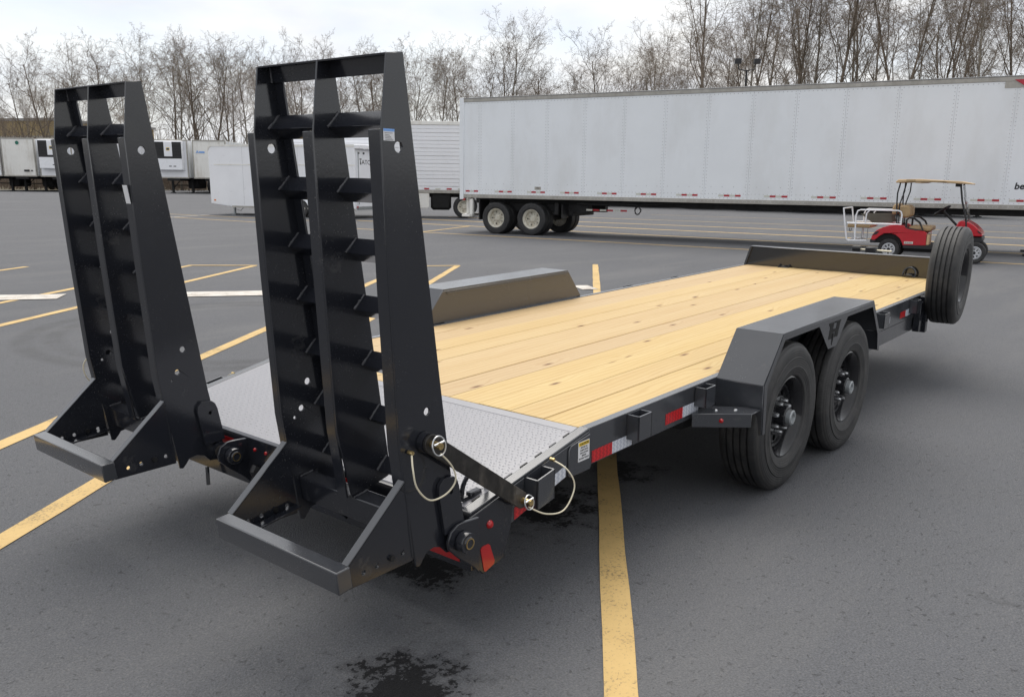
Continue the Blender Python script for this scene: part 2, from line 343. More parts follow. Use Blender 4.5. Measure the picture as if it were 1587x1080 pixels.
# ------------------------------------------------------------------ ground, lot and painted lines
YS = [-90, -40, 0, 20] + [36 + 2 * i for i in range(13)] + [66, 79]
def sheet_rows(xs, ys, dz):
    m = MB(); nx = len(xs); m.v = [(x, y, gz(y) + dz) for y in ys for x in xs]
    m.f = [(j * nx + i, j * nx + i + 1, (j + 1) * nx + i + 1, (j + 1) * nx + i) for j in range(len(ys) - 1) for i in range(nx - 1)]; return m
lot = sheet_rows([-70, 0, 30, 61], YS, 0.).build('parking_lot', 'asphalt', smooth=False); tag(lot, 'dark grey asphalt parking lot', 'parking lot', kind='structure')
grd = sheet_rows([-400, -70, 61, 120, 500], [-400] + YS + [140, 500], -.05).build('ground', 'soil', smooth=False); tag(grd, 'brown leaf-littered ground under the wood', 'ground', kind='structure')
rnd_ = random.Random(4)
def stripe(pts, wd, m='yellow_paint', nm='parking_line', z=.004):
    b = MB(); L = []; acc = []
    for (p0, p1) in zip(pts, pts[1:]):
        n = max(2, int((Vector(p1) - Vector(p0)).length / .35)); acc += [(Vector(p0).lerp(Vector(p1), i / n), (Vector(p1) - Vector(p0)).normalized()) for i in range(n)]
    acc.append((Vector(pts[-1]), acc[-1][1]))
    for q, d in acc:
        nn = Vector((-d.y, d.x)); a = wd / 2 * (1 + rnd_.uniform(-.06, .06)); c = wd / 2 * (1 + rnd_.uniform(-.06, .06)); zz = gz(q.y) + z
        L += [(q.x + nn.x * a, q.y + nn.y * a, zz), (q.x - nn.x * c, q.y - nn.y * c, zz)]
    k = len(acc); b.add(L, [(2 * i, 2 * i + 1, 2 * i + 3, 2 * i + 2) for i in range(k - 1)])
    return b.build(nm, m, lot, smooth=False)
stripe([(-2.4, -1.79), (11.59, 7.77)], .112)
stripe([(-3.2, .93), (9.38, 9.46)], .115); stripe([(-3.2, 2.07), (8.62, 10.02)], .115); stripe([(9.42, 9.44), (8.58, 10.06)], .11, z=.007)
stripe([(-2.2, 6.22), (6.62, 12.07)], .115); stripe([(-1.2, 8.27), (5.80, 12.9)], .115); stripe([(6.66, 12.05), (5.76, 12.93)], .11, z=.007)
stripe([(-.5, 11.92), (3.62, 14.62)], .115); stripe([(-1.2, 12.6), (2.9, 15.3)], .115)
W1 = Vector((.8, -.6)); WN = Vector((.6, .8)) * 9.44
for a, b in ((-6.6, -4.25), (-2.75, -1.25), (3.02, 3.28)): stripe([WN + W1 * a, WN + W1 * b], .52, 'white_paint', 'painted_bar', .0095)
stripe([(16.45, 21.5), (18.75, -1.5)], .13); stripe([(20.6, 25.5), (22.2, -2)], .20); stripe([(23.4, 28), (26.0, -2)], .26)
stripe([(26.5, 26), (30.4, -2)], .24); stripe([(30.7, 28), (34.8, -2)], .22, 'yellow_old')
stripe([(16.7, 17.9), (21.0, 19.6)], .12, z=.008); stripe([(24.3, 17.3), (29.5, 21.5)], .12, 'yellow_old', z=.008)
stripe([(16.2, 34.5), (16.6, 24.5)], .12); stripe([(17.8, 36), (19.3, 24)], .12); stripe([(14.9, 31.2), (18.9, 33.6)], .14, 'white_paint', z=.008)
stripe([(38, 22), (41, 2)], .14, 'yellow_old')

# ------------------------------------------------------------------ bare wood behind the lot
def grow_tree(seed, H, spread, up, nl, trunk_r, base):
    rr = random.Random(seed); tr = MB(); cw = MB()
    def seg_tube(mb, pts, rs, n):
        mb.tube(pts, rs, n)
    def branch(p, d, L, r, lv):
        n = (7, 5, 4, 3, 2, 1)[lv]; pts = [p.copy()]; rs = [r]; q = p.copy(); dd = d.copy(); w_ = (.05, .18, .24, .28, .32, .3)[lv]
        for i in range(n):
            dd = (dd + Vector((rr.gauss(0, w_), rr.gauss(0, w_), rr.gauss(0, w_ * .6) + (.02, up * .22, up * .14, .05, .03, .0)[lv]))).normalized()
            q = q + dd * (L / n); pts.append(q.copy()); rs.append(r * (1 - (i + 1) / n * (.72, .75, .78, .75, .6, .5)[lv]))
        (tr if lv < 2 else cw).tube(pts, rs, (8, 5, 4, 3, 3, 3)[lv])
        if lv == 5: return
        cnt = (nl, 7, 6, 5, 3)[lv]
        for k in range(cnt):
            t = (base + (1 - base) * ((k + rr.random() * .8) / cnt) if lv == 0 else .22 + .78 * (k + rr.random()) / cnt); t = min(t, .999)
            i = min(int(t * n), n - 1); fr = t * n - i; pp = pts[i].lerp(pts[i + 1], fr); bd = (pts[i + 1] - pts[i]).normalized()
            az = k * 2.4 + rr.uniform(-.6, .6); e = bd.orthogonal().normalized(); h = bd.cross(e)
            an = R(rr.uniform(30, 62) * (spread if lv == 0 else 1.0)) * (1 if lv else 1 - .35 * t); sd = e * math.cos(az) + h * math.sin(az)
            nd = (bd * math.cos(an) + sd * math.sin(an)).normalized()
            LL = L * ((.58 if spread > .82 else .36, .55, .52, .48, .55)[lv]) * rr.uniform(.7, 1.15) * (1 - .55 * (t - base) / (1 - base) if lv == 0 else 1 - .35 * t)
            br = max((r * (1 - t * .72)) * rr.uniform(.42, .62), (.026, .0155, .0100, .0068, .0048)[lv])
            branch(pp, nd, LL, br, lv + 1)
    branch(Vector((0, 0, -.2)), Vector((rr.gauss(0, .03), rr.gauss(0, .03), 1)).normalized(), H * .9, trunk_r * .72, 0)
    return tr, cw
PROTO = []
specs = [(11, 15, 1.15, .34, 12, .24, .30, 0), (12, 16, 1.0, .42, 12, .23, .36, 1), (13, 15, 1.28, .26, 11, .28, .24, 0), (14, 17, .9, .5, 13, .20, .40, 1), (15, 15, 1.1, .36, 12, .20, .33, 0),
         (21, 20, .74, .58, 13, .20, .36, 1), (22, 21, .68, .62, 12, .19, .42, 0), (23, 19, .82, .52, 12, .21, .34, 0)]
for sp in specs:
    t_, c_ = grow_tree(*sp[:7]); pale = sp[7]
    def mk(mb, m):
        me = bpy.data.meshes.new('tree_part'); me.from_pydata(mb.v, [], mb.f); me.materials.append(M[m]); me.polygons.foreach_set('use_smooth', [True] * len(me.polygons)); return me
    PROTO.append((mk(t_, 'bark_pale' if pale else 'bark'), mk(c_, 'twig_pale' if pale else 'twig'), sp[1]))
rt = random.Random(77)
def plant_tree(px, depth, proto, H, label, group):
    tm, cm, h0 = PROTO[proto]; q = pix(px, depth); z = gz(q.y) - .05
    e = empty('bare_tree', (q.x, q.y, z), rt.uniform(0, 6.28)); k = H / h0; e.scale = (k * rt.uniform(.92, 1.1), k * rt.uniform(.92, 1.1), k)
    link('trunk', tm, e); link('crown', cm, e)
    tone = ('pale grey-barked', 'dark brown-barked')[0 if proto in (1, 3, 5) else 1]; row = 'edging the wood' if depth < (92 if px < 1105 else 79) else 'deep in the wood'
    if px < 1105:
        where = 'near the warehouse' if px < 140 else 'behind the refrigerated trailers' if px < 340 else 'behind the white cargo trailer' if px < 560 else 'behind the ribbed white trailer' if px < 720 else "above the semi trailer's rear half"
        label = f'spreading {tone} bare tree {row} {where}'
    else: label = f'tall slender {tone} bare tree {row} above the semi trailer front end'
    tag(e, label, 'tree', label[:1].upper() + label[1:]); return e
GL, GR = 'bare trees in the wood behind the far trailers', 'tall bare trees rising behind the long white semi trailer'
LL_, LR_ = 'leafless spreading grey-brown tree in the wood beyond the parked trailers', 'tall slender leafless tree rising above the roof of the long white semi trailer'
tops = [(-80, 6.8), (20, 7.6), (50, 11.4), (85, 13.2), (160, 12.8), (250, 14.8), (330, 14.0), (420, 14.4), (520, 14.0), (640, 15.6), (730, 15.0), (800, 14.6), (870, 14.2), (960, 16.4), (1040, 16.2), (1120, 18.)]
def top_at(px):
    for (a, h), (b, k) in zip(tops, tops[1:]):
        if a <= px <= b: return h + (k - h) * (px - a) / (b - a)
    return tops[0][1] if px < 0 else tops[-1][1]
x = -70.
while x < 1110:
    dpt = rt.uniform(80, 90); plant_tree(x, dpt, rt.choice([0, 1, 2, 3, 4]), top_at(x) * dpt / 85 * rt.uniform(.74, 1.05), LL_, GL); x += rt.uniform(26, 60)
x = -60.
while x < 1150:
    dpt = rt.uniform(94, 120); plant_tree(x, dpt, rt.choice([0, 1, 3, 4]), top_at(x) * dpt / 85 * rt.uniform(.66, .92), LL_, GL); x += rt.uniform(26, 48)
x = 1110.
while x < 1660:
    dpt = rt.uniform(66, 78); plant_tree(x, dpt, rt.choice([5, 6, 7]), rt.uniform(18.5, 24) * dpt / 72, LR_, GR); x += rt.uniform(22, 50)
x = 1100.
while x < 1680:
    dpt = rt.uniform(80, 100); plant_tree(x, dpt, rt.choice([3, 5, 6, 7, 1]), rt.uniform(15, 21) * dpt / 85, LR_, GR); x += rt.uniform(30, 54)
# understorey
b = MB()
for i in range(13500):
    px = rt.uniform(-120, 1720); dpt = rt.uniform(80, 140) if px < 1110 else rt.uniform(68, 120); q = pix(px, dpt); z = gz(q.y) - .05; h = rt.uniform(1.5, 8.5) * rt.uniform(.4, 1)
    lx, ly = rt.gauss(0, .16) * h, rt.gauss(0, .16) * h; q = Vector((q.x, q.y, z)); t1 = q + Vector((lx, ly, h))
    mid = q.lerp(t1, .5) + Vector((rt.gauss(0, .1), rt.gauss(0, .1), 0)); b.tube([q, mid, t1], [.034, .024, .010], 3)
    for k in range(4):
        p0 = q.lerp(t1, rt.uniform(.3, .95)); b.tube([p0, p0 + Vector((rt.gauss(0, .35), rt.gauss(0, .35), rt.uniform(.2, .8))) * h * .3], [.015, .008], 3)
o = b.build('underbrush', 'twig', recalc=False); tag(o, 'tangled leafless underbrush along the foot of the wood', 'underbrush', kind='stuff')
# sapling that kept its tan leaves
q = pix(268, 77); z = gz(q.y); sap = empty('leafy_sapling', (q.x, q.y, z)); tag(sap, 'small sapling still holding tan dry leaves at the edge of the wood', 'sapling')
b = MB(); lf = MB()
b.tube([(0, 0, 0), (.1, 0, 1.5), (0, .1, 4.6)], [.06, .04, .01], 5)
for k in range(34):
    z0 = rt.uniform(.8, 4.2); a = rt.uniform(0, 6.28); l_ = (5 - z0) * .42 * rt.uniform(.6, 1.1); e_ = Vector((math.cos(a) * l_, math.sin(a) * l_, z0 + l_ * .35)); b.tube([(0, 0, z0), e_], [.014, .005], 3)
    for j in range(32):
        c_ = Vector((0, 0, z0)).lerp(e_, rt.uniform(.3, 1.05)) + Vector((rt.gauss(0, .1), rt.gauss(0, .1), rt.gauss(0, .1))); u_ = Vector((rt.gauss(0, 1), rt.gauss(0, 1), rt.gauss(0, 1))).normalized() * .075; v_ = u_.orthogonal().normalized() * .04
        lf.sheet([c_ - u_, c_ + v_, c_ + u_, c_ - v_])
b.build('trunk', 'bark', sap); lf.build('crown', 'dry_leaf', sap, recalc=False, smooth=False)
# long low building far left
q0 = pix(-70, 122); q1 = pix(92, 117); d_ = Vector((q1.x - q0.x, q1.y - q0.y, 0)); bl = empty('warehouse', (q0.x, q0.y, .45), math.atan2(d_.y, d_.x)); tag(bl, 'long low warehouse with a tan wall band seen through the far trees', 'building')
LN = d_.length; MB().box(0, LN, 0, 20, 0, 6.4).build('lower_wall', 'brown_wall', bl); MB().box(-.1, LN + .1, -.15, 20, 6.4, 8.5).build('wall_panel', 'tan_wall', bl); MB().box(-.3, LN + .3, -.4, 20.3, 8.5, 8.85).build('roof', 'trim_grey', bl)
MB().box(-.2, LN + .2, -.35, -.15, 6.25, 6.55).build('ledge', 'rail_alu', bl)
for k in range(5): MB().box(1.5 + k * 3.6, 3.0 + k * 3.6, -.05, 0, 2.2, 3.6).build('window', 'plastic_dark', bl)
# floodlight pole
q = pix(1145, 55); pz = empty('floodlight_pole', (q.x, q.y, 0), math.atan2(RGT.y, RGT.x)); tag(pz, 'dark pole with two floodlights standing behind the long white trailer', 'light pole')
MB().cyl((0, 0, 0), (0, 0, 8.6), .09, 10, .06).build('pole', 'chassis', pz); MB().tube([(-.55, 0, 8.95), (-.5, 0, 8.65), (0, 0, 8.55), (.5, 0, 8.65), (.55, 0, 8.95)], .04, 6).build('cross_arm', 'chassis', pz)
for sx in (-.58, .62): MB().box(sx - .2, sx + .2, -.14, .14, 8.95, 9.28).build('floodlight', 'plastic_dark', pz, .03)

# ------------------------------------------------------------------ wheels
def tyre_profile(D, Wd, rr, grooves=4, gd=.014):
    R0 = D / 2; h = Wd / 2; p = [(rr, -h * .72), (rr + .012, -h * .88), (rr + (R0 - rr) * .30, -h * .99), (rr + (R0 - rr) * .34, -h * .975), (rr + (R0 - rr) * .55, -h), (rr + (R0 - rr) * .58, -h * 1.0), (rr + (R0 - rr) * .60, -h * .965), (rr + (R0 - rr) * .70, -h * .965), (R0 - (R0 - rr) * .20, -h * .95), (R0 - .022, -h * .90), (R0 - .018, -h * .86), (R0 - .006, -h * .78), (R0, -h * .70)]
    wv = h * .055
    for i in range(grooves):
        c = -h * .70 + (i + .75) * (1.4 * h) / (grooves + .5); p += [(R0 + .002, c - wv), (R0 + .002 - gd, c - wv * .7), (R0 + .002 - gd, c + wv * .7), (R0 + .002, c + wv)]
    return p + [(r, -y) for r, y in reversed(p[:13])]
def make_wheel(name, parent, D, Wd, rr, style, loc):
    """wheel with axis Y, outer face towards -Y; returns the tyre-carrying part"""
    h = Wd / 2
    MW = MESH.setdefault((D, Wd, rr, style), {})
    def part(nm, mb, m, par, **k):
        if nm not in MW: o = mb().build(nm, m, par, **k); MW[nm] = o.data; return o
        return link(nm, MW[nm], par)
    def rim():
        b = MB()
        if style == 'trailer':
            dp = -h * .18
            b.lathe([(rr - .004, h * .7), (rr - .02, h * .6), (rr - .03, dp + .02), (rr - .028, dp - .01), (rr - .022, -h * .45), (rr - .016, -h * .62), (rr + .004, -h * .74), (rr + .006, -h * .80), (rr - .002, -h * .83), (rr - .010, -h * .76), (rr - .024, -h * .58), (rr - .030, -h * .42), (rr - .036, dp - .004), (rr - .036, h * .55)], 48)
            holes = [circ(.132 * math.cos(a), .132 * math.sin(a), .019, 12) for a in [2 * math.pi * (i + .5) / 8 for i in range(8)]]
            b.prism(circ(0, 0, rr - .034, 48), lambda a, c, t: (a, t, c), dp - .008, dp, holes)
            b.lathe([(.109, dp - .007), (.105, dp - .026), (.06, dp - .026)], 40); b.lathe([(.178, dp - .007), (.172, dp - .020), (.158, dp - .020), (.153, dp - .007)], 40)
        elif style == 'truck':
            dp = h * .30
            b.lathe([(rr - .004, h * .7), (rr - .03, h * .5), (rr - .035, dp), (rr - .035, -h * .4), (rr - .02, -h * .62), (rr + .008, -h * .74), (rr + .010, -h * .82), (rr, -h * .84), (rr - .016, -h * .7), (rr - .045, -h * .45), (rr - .050, dp - .01)], 40)
            holes = [circ(.195 * math.cos(a), .195 * math.sin(a), .026, 10) for a in [2 * math.pi * (i + .5) / 5 for i in range(5)]]
            b.prism(circ(0, 0, rr - .046, 40), lambda a, c, t: (a, t, c), dp - .012, dp, holes)
        else:
            dp = -h * .45
            b.lathe([(rr - .004, h * .6), (rr - .02, h * .4), (rr - .022, dp), (rr, -h * .78), (rr + .004, -h * .84), (rr - .008, -h * .86), (rr - .02, -h * .7), (rr - .022, dp - .004)], 32)
            holes = [[(c * math.cos(a + t), c * math.sin(a + t)) for c, t in ((.058, -.16), (.105, -.20), (.105, .20), (.058, .16))] for a in [2 * math.pi * i / 8 for i in range(8)]]
            b.prism(circ(0, 0, rr - .018, 32), lambda a, c, t: (a, t, c), dp - .012, dp, holes)
        return b
    def hub():
        b = MB()
        if style == 'trailer': b.lathe([(.0, -h * .88), (.050, -h * .88), (.056, -h * .84), (.058, -h * .2)], 24)
        elif style == 'truck': b.lathe([(.0, -h * .12), (.07, -h * .12), (.085, -h * .05), (.10, h * .12), (.12, h * .15), (.13, h * .28)], 20)
        else: b.lathe([(.0, -h * .62), (.03, -h * .62), (.036, -h * .55), (.038, -h * .4)], 16)
        return b
    def cap():
        b = MB(); b.lathe([(.0, -h * 1.03), (.020, -h * 1.03), (.022, -h * 1.10), (.034, -h * 1.11), (.040, -h * 1.07), (.041, -h * .85), (.045, -h * .85)], 24); return b
    def nuts():
        rad, n, r_, y0, y1 = (.083, 8, .0125, -h * .42, -h * .72) if style == 'trailer' else (.148, 10, .017, h * .3, h * .04)
        for i in range(n):
            a = 2 * math.pi * i / n
            nut = part('lug_nut', lambda: MB().tube([(0, y0, 0), (0, y1 + (y0 - y1) * .35, 0), (0, y1, 0)], [r_, r_, r_ * .62], 6), 'zinc' if style == 'trailer' else 'rail_alu', t); nut.location = (rad * math.cos(a), 0, rad * math.sin(a))
    t = part(name, lambda: MB().lathe(tyre_profile(D, Wd, rr), 72), 'rubber' if style != 'truck' else 'rubber_truck', parent, ang=28)
    t.location = loc
    part('rim', rim, {'trailer': 'rim_black', 'truck': 'van_rim', 'cart': 'alloy'}[style], t, ang=30)
    part('hub', hub, {'trailer': 'rim_black', 'truck': 'van_rim', 'cart': 'plastic_dark'}[style], t)
    if style == 'trailer': part('hub_cap', cap, 'galv', t)
    if style != 'cart': nuts()
    return t
MESH = {}

# ------------------------------------------------------------------ long white semi trailer
VD = Vector((.18745748, -.98227272)); VO = Vector((18.0107, 15.9636)) - VD * 1.19
van = empty('semi_trailer', (VO.x, VO.y, 0), math.atan2(VD.y, VD.x)); tag(van, 'long white riveted box semi trailer standing behind the red golf cart', 'semi trailer')
VL = 16.15; VS = [0.03, .68, 1.84, 3.0, 4.22, 5.44, 6.65, 7.86, 8.96 + 1.19 - 1.1, 10.16, 11.36, 12.57, 13.82, 15.07, 16.1]
MB().box(.03, VL - .03, .02, 2.58, 1.25, 4.02).build('body', 'white_van', van)
for a, c_ in zip(VS, VS[1:]): MB().box(a + .002, c_ - .002, 0, .02, 1.20, 4.0).build('side_panel', 'white_van', van)
MB().box(0, VL, -.022, .10, 1.09, 1.205).box(0, VL, 2.52, 2.622, 1.09, 1.205).build('bottom_rail', 'rail_alu', van, .008)
MB().box(0, VL, -.02, .10, 3.985, 4.085).box(0, VL, 2.52, 2.62, 3.985, 4.085).build('top_rail', 'rail_alu', van, .008)
MB().box(-.03, VL, -.026, 2.626, 4.086, 4.112).build('roof', 'trim_grey', van, .006)
for yy in (-.03, 2.53): MB().box(-.05, .10, yy, yy + .10, 1.04, 4.12).build('corner_post', 'white_van', van, .01)
MB().box(-.02, .02, .12, 2.48, 1.2, 4.0).build('rear_door', 'white_old', van)
rv = MB()
def rivet(x, z, y=-.004, s=.011): rv.add([(x - s, y + .004, z - s), (x + s, y + .004, z - s), (x + s, y + .004, z + s), (x - s, y + .004, z + s), (x, y, z)], [(0, 1, 4), (1, 2, 4), (2, 3, 4), (3, 0, 4)])
for sx in VS[1:-1]:
    for k in range(30):
        for dx in (-.045, .045): rivet(sx + dx, 1.33 + k * .088)
for k in range(150): rivet(.15 + k * .106, 3.94); rivet(.15 + k * .106, 1.235); rivet(.15 + k * .106, 1.345)
for k in range(50): rivet(.3 + k * .31, 1.53)
for k in range(150): rivet(.15 + k * .106, 1.15, -.027, .008)
o = rv.build('rivets', 'rivet', van, recalc=False, smooth=False); o['kind'] = 'stuff'
for k, sx in enumerate([.16, 1.22, 2.36, 3.48, 4.68, 5.88, 7.08, 8.27, 9.5, 10.71, 11.92, 13.15, 14.39, 15.2]):
    for j in range(4):
        if k == 0 and j == 3: continue
        MB().box(sx + j * .153, sx + j * .153 + .150, -.0045, -.0005, 1.275, 1.325).build('reflective_tape', ('tape_white', 'tape_red')[j % 2] if k else ('tape_red', 'tape_white')[j % 2], van)
# chassis, wheels, bumper, landing legs
MB().box(.1, VL - .1, .75, .95, .92, 1.1).box(.1, VL - .1, 1.65, 1.85, .92, 1.1).build('chassis_rail', 'chassis', van)
MB().box(.9, 4.2, .55, .80, .70, .95).box(.9, 4.2, 1.8, 2.05, .70, .95).build('slider_rail', 'chassis', van, .01)
MB().box(3.15, 3.3, .3, .5, .62, 1.0).box(3.0, 3.7, .5, 2.1, .60, .75).build('air_tank', 'chassis', van, .02)
MB().box(.62, .66, .04, .66, .42, 1.05).build('mud_flap', 'black', van); MB().box(.62, .66, 1.94, 2.56, .42, 1.05).build('mud_flap', 'black', van)
MB().box(3.52, 3.54, .05, .5, .55, .95).build('mud_flap', 'plastic_dark', van)
for wx in (1.25, 2.50):
    for yy, fl in ((.15, 0), (.49, 0), (2.11, 1), (2.45, 1)):
        t = make_wheel('wheel', van, .985, .285, .288, 'truck', (wx, yy, .49))
        if fl: t.rotation_euler = (0, 0, math.pi)
    MB().cyl((wx, .5, .49), (wx, 2.1, .49), .075, 12).build('axle', 'chassis', van)
MB().box(.02, .12, .15, 2.45, .50, .60).build('bumper_bar', 'white_old', van, .01)
for yy in (.3, 2.2): MB().box(.04, .14, yy - .06, yy + .06, .55, 1.08).build('bumper_post', 'white_old', van, .01)
MB().box(.30, .42, -.01, .10, .50, 1.06).box(.02, .42, -.01, .10, .50, .58).build('bumper_bracket', 'white_old', van, .01)
MB().box(.06, .16, -.028, -.022, 1.02, 1.07).build('side_marker', 'red_lens', van)
for yy in (.45, 2.15): MB().box(15.75, 15.9, yy - .07, yy + .07, .04, 1.0).box(15.65, 16.0, yy - .15, yy + .15, 0, .05).build('landing_leg', 'chassis', van, .01)
MB().tube([(15.82, .45, .75), (15.82, 2.15, .75)], .03, 8).build('leg_shaft', 'chassis', van)
MB().tube([(3.9, .3, .98), (4.6, .25, .97), (5.4, .25, 1.0), (5.85, .2, .98), (6.0, .18, .85), (5.93, .18, .72), (5.82, .18, .74), (5.80, .2, .88), (5.9, .22, .99), (6.6, .25, 1.05)], .016, 6).build('air_hose', 'black', van)
MB().tube([(4.0, .3, 1.0), (5.0, .28, .95), (5.9, .24, .93), (5.98, .22, .80), (5.86, .22, .70), (5.78, .22, .83), (5.9, .26, .97), (6.9, .3, 1.06)], .014, 6).build('air_hose', 'black', van)
for k in range(6): MB().box(4.2 + k * .22, 4.2 + k * .22 + .2, .34, .345, .78, .83).build('reflective_tape', ('tape_white', 'tape_red')[k % 2], van)
vm = lambda x, z, y=-.003: frame_matrix((x, y, z), (1, 0, 0), (0, 0, 1))
text_mesh('be', .21, 'lettering', 'ink', van, vm(15.27, 1.63), .006, .001, 'LEFT', .12)
b = MB(); b.prism([(14.98, 4.02), (15.9, 4.02), (15.9, 3.80), (15.2, 3.88)], XZ, -.026, -.022); b.build('logo_plate', 'logo_red', van); text_mesh('G', .17, 'lettering', 'label_white', van, vm(15.22, 3.945, -.028), .004, .001, 'LEFT', .25)
MB().box(14.80, VL - .1, -.012, -.001, 3.84, 3.985).build('nose_plate', 'rail_alu', van)
MB().box(2.62, 2.83, -.004, 0, 1.37, 1.46).build('data_plate', 'rail_alu', van); text_mesh('PSI', .07, 'lettering', 'ink', van, vm(2.725, 1.415, -.006), 0, .0005)

# ------------------------------------------------------------------ other trailers on the lot
def ribbed_side(parent, L, z0, z1, y, n, m='white_old'):
    for k in range(n):
        za = z0 + (z1 - z0) * k / n; MB().box(.02, L - .02, y, y + .03, za + .02, z0 + (z1 - z0) * (k + 1) / n - .03).build('side_slat', m, parent)
q = pix(742, 38, 300); T2 = empty('pup_trailer', (q.x, q.y, 0), math.atan2(-RGT.y, -RGT.x)); tag(T2, 'shorter white trailer with horizontally ribbed side and a low side skirt', 'trailer')
# local x runs from its rear (right in the picture) to its nose, y points towards the viewer
L2 = 8.8
MB().box(0, L2, -2.55, -.04, 1.15, 4.12).build('body', 'white_old', T2)
for k in range(17): MB().box(.06, L2 - .02, -.04, 0 if k % 2 else -.012, 1.22 + k * .163, 1.22 + k * .163 + .15).build('side_slat', 'white_clean', T2, .006)
MB().box(-.02, L2, -2.57, .015, 3.99, 4.14).build('top_rail', 'white_old', T2, .01); MB().box(-.02, L2, -.05, .015, 1.08, 1.2).build('bottom_rail', 'rail_alu', T2, .01)
for k in range(9): MB().box(.2 + k * .5, .42 + k * .5, .016, .02, 1.24, 1.30).build('reflective_tape', ('tape_red', 'tape_white')[k % 2], T2)
MB().box(2.2, 7.6, -.06, 0, .42, 1.08).build('side_skirt', 'white_old', T2, .02)
for k in range(3): MB().box(.0, .05, .016, .03, 1.9 + k * .9, 2.1 + k * .9).build('hinge', 'trim_grey', T2)
for wx in (.65,):
    for yy in (-.15, -2.4):
        t = make_wheel('wheel', T2, .985, .285, .288, 'truck', (wx, yy, .49)); t.rotation_euler = (0, 0, math.pi if yy > -1 else 0)
MB().cyl((.65, -.2, .49), (.65, -2.3, .49), .07, 10).build('axle', 'chassis', T2); MB().box(0, L2, -1.9, -.7, .9, 1.14).build('chassis_rail', 'chassis', T2)
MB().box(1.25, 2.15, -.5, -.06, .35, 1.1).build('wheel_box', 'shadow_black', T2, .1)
# enclosed cargo trailer
qa = pix(551, 36., 300); fh = Vector((FWD.x, FWD.y, 0)).normalized(); d_ = (Vector((fh.y, -fh.x, 0)) * -.924 + fh * .378) * 7.7; cgo = empty('cargo_trailer', (qa.x, qa.y, 0), math.atan2(d_.y, d_.x)); tag(cgo, 'white enclosed cargo trailer with rounded nose and a ramp door marked ATC', 'cargo trailer')
LC = Vector((d_.x, d_.y)).length; WC = 2.38
b = MB(); b.prism([(0, .36), (LC - 1.2, .36), (LC, .50), (LC, 2.85), (LC - .06, 3.0), (LC - .2, 3.06), (0, 3.0)], lambda a, c, t: (a, t, c), -WC, 0); b.build('body', 'white_clean', cgo, .03, 2)
MB().prism([(.02, 2.93), (LC - .2, 2.99), (LC - .08, 2.93), (LC - .02, 2.8), (LC + .015, 2.8), (LC - .02, 2.98), (LC - .15, 3.07), (.02, 3.04)], lambda a, c, t: (a, t, c), -.02, .02).build('top_trim', 'white_old', cgo)
MB().box(.02, LC - 1.2, -.02, .015, .34, .42).build('bottom_trim', 'rail_alu', cgo)
for k in range(6): MB().box(.9 + k * .98, .905 + k * .98, .0, .004, .45, 2.95).build('side_seam', 'trim_grey', cgo)
MB().box(.0, LC - .3, .0, .012, 2.18, 2.23).build('side_trim', 'white_old', cgo)
MB().box(-.05, .0, -WC + .12, -.12, .50, 2.82).build('ramp_door', 'white_clean', cgo, .01)
MB().box(-.25, .05, -WC, 0, 2.86, 3.05).build('rear_spoiler', 'white_clean', cgo, .03)
for yy in (-.35, -.9, -1.6): MB().box(-.26, -.2, yy - .05, yy + .05, 2.84, 2.87).build('spoiler_lamp', 'label_white', cgo)
MB().box(-.06, -.045, -WC + .1, -.1, .36, .50).build('bumper_plate', 'galv', cgo)
MB().tube([(-.07, -.17, .6), (-.07, -.17, 2.75)], .018, 6).build('lock_bar', 'galv', cgo); MB().box(-.10, -.04, -.23, -.10, 1.45, 1.6).build('door_latch', 'galv', cgo)
for zz in (.46, ): MB().box(-.065, -.05, -.10, -.02, zz, zz + .07).build('tail_lamp', 'red_lens', cgo)
for yy in (-.22, -.62): MB().box(-.07, -.05, yy - .05, yy + .05, 2.66, 2.74).build('marker_lamp', 'plastic_dark', cgo)
cm_ = lambda y, z: frame_matrix((-.056, y, z), (0, -1, 0), (0, 0, 1))
text_mesh('ATC', .27, 'lettering', 'ink', cgo, cm_(-.80, 2.33), .0, .001, sx=1.3)
b = MB(); b.prism([(-.32, 2.24), (-.42, 2.24), (-.37, 2.46)], YZ, -.058, -.054); b.prism([(-.30, 2.44), (-.45, 2.44), (-.45, 2.48), (-.30, 2.48)], YZ, -.058, -.054); b.build('logo', 'ink', cgo)
for wx in (LC * .36, LC * .36 + .9):
    t = make_wheel('wheel', cgo, .70, .20, .2, 'trailer', (wx, -.075, .35)); t.rotation_euler = (0, 0, math.pi)
    arc = [(wx + r_ * math.cos(math.pi * i / 16), .35 + r_ * math.sin(math.pi * i / 16)) for r_, rg in ((.46, range(17)), (.41, range(16, -1, -1))) for i in rg]; b = MB(); b.prism(arc, XZ, -.02, .05); b.build('wheel_arch', 'white_clean', cgo)
    MB().prism([(wx - .40, .362)] + [(wx + .40 * math.cos(math.pi - math.pi * i / 12), .362 + .39 * math.sin(math.pi * i / 12)) for i in range(13)], XZ, .001, .004).build('wheel_well', 'shadow_black', cgo)  # flat sheet over the side, shade of the wheel opening painted near-black
MB().box(LC - .9, LC - .82, -.6, -.52, .05, .6).box(LC - 1.0, LC - .72, -.7, -.42, 0, .06).build('jack', 'galv', cgo)
MB().tube([(LC - .95, -.55, .25), (LC - 1.2, -.55, .18), (LC - 1.5, -.55, .45)], .01, 5).build('cable', 'black', cgo)
MB().box(LC - .3, LC - .2, .0, .02, .62, .68).build('marker_lamp', 'amber', cgo)
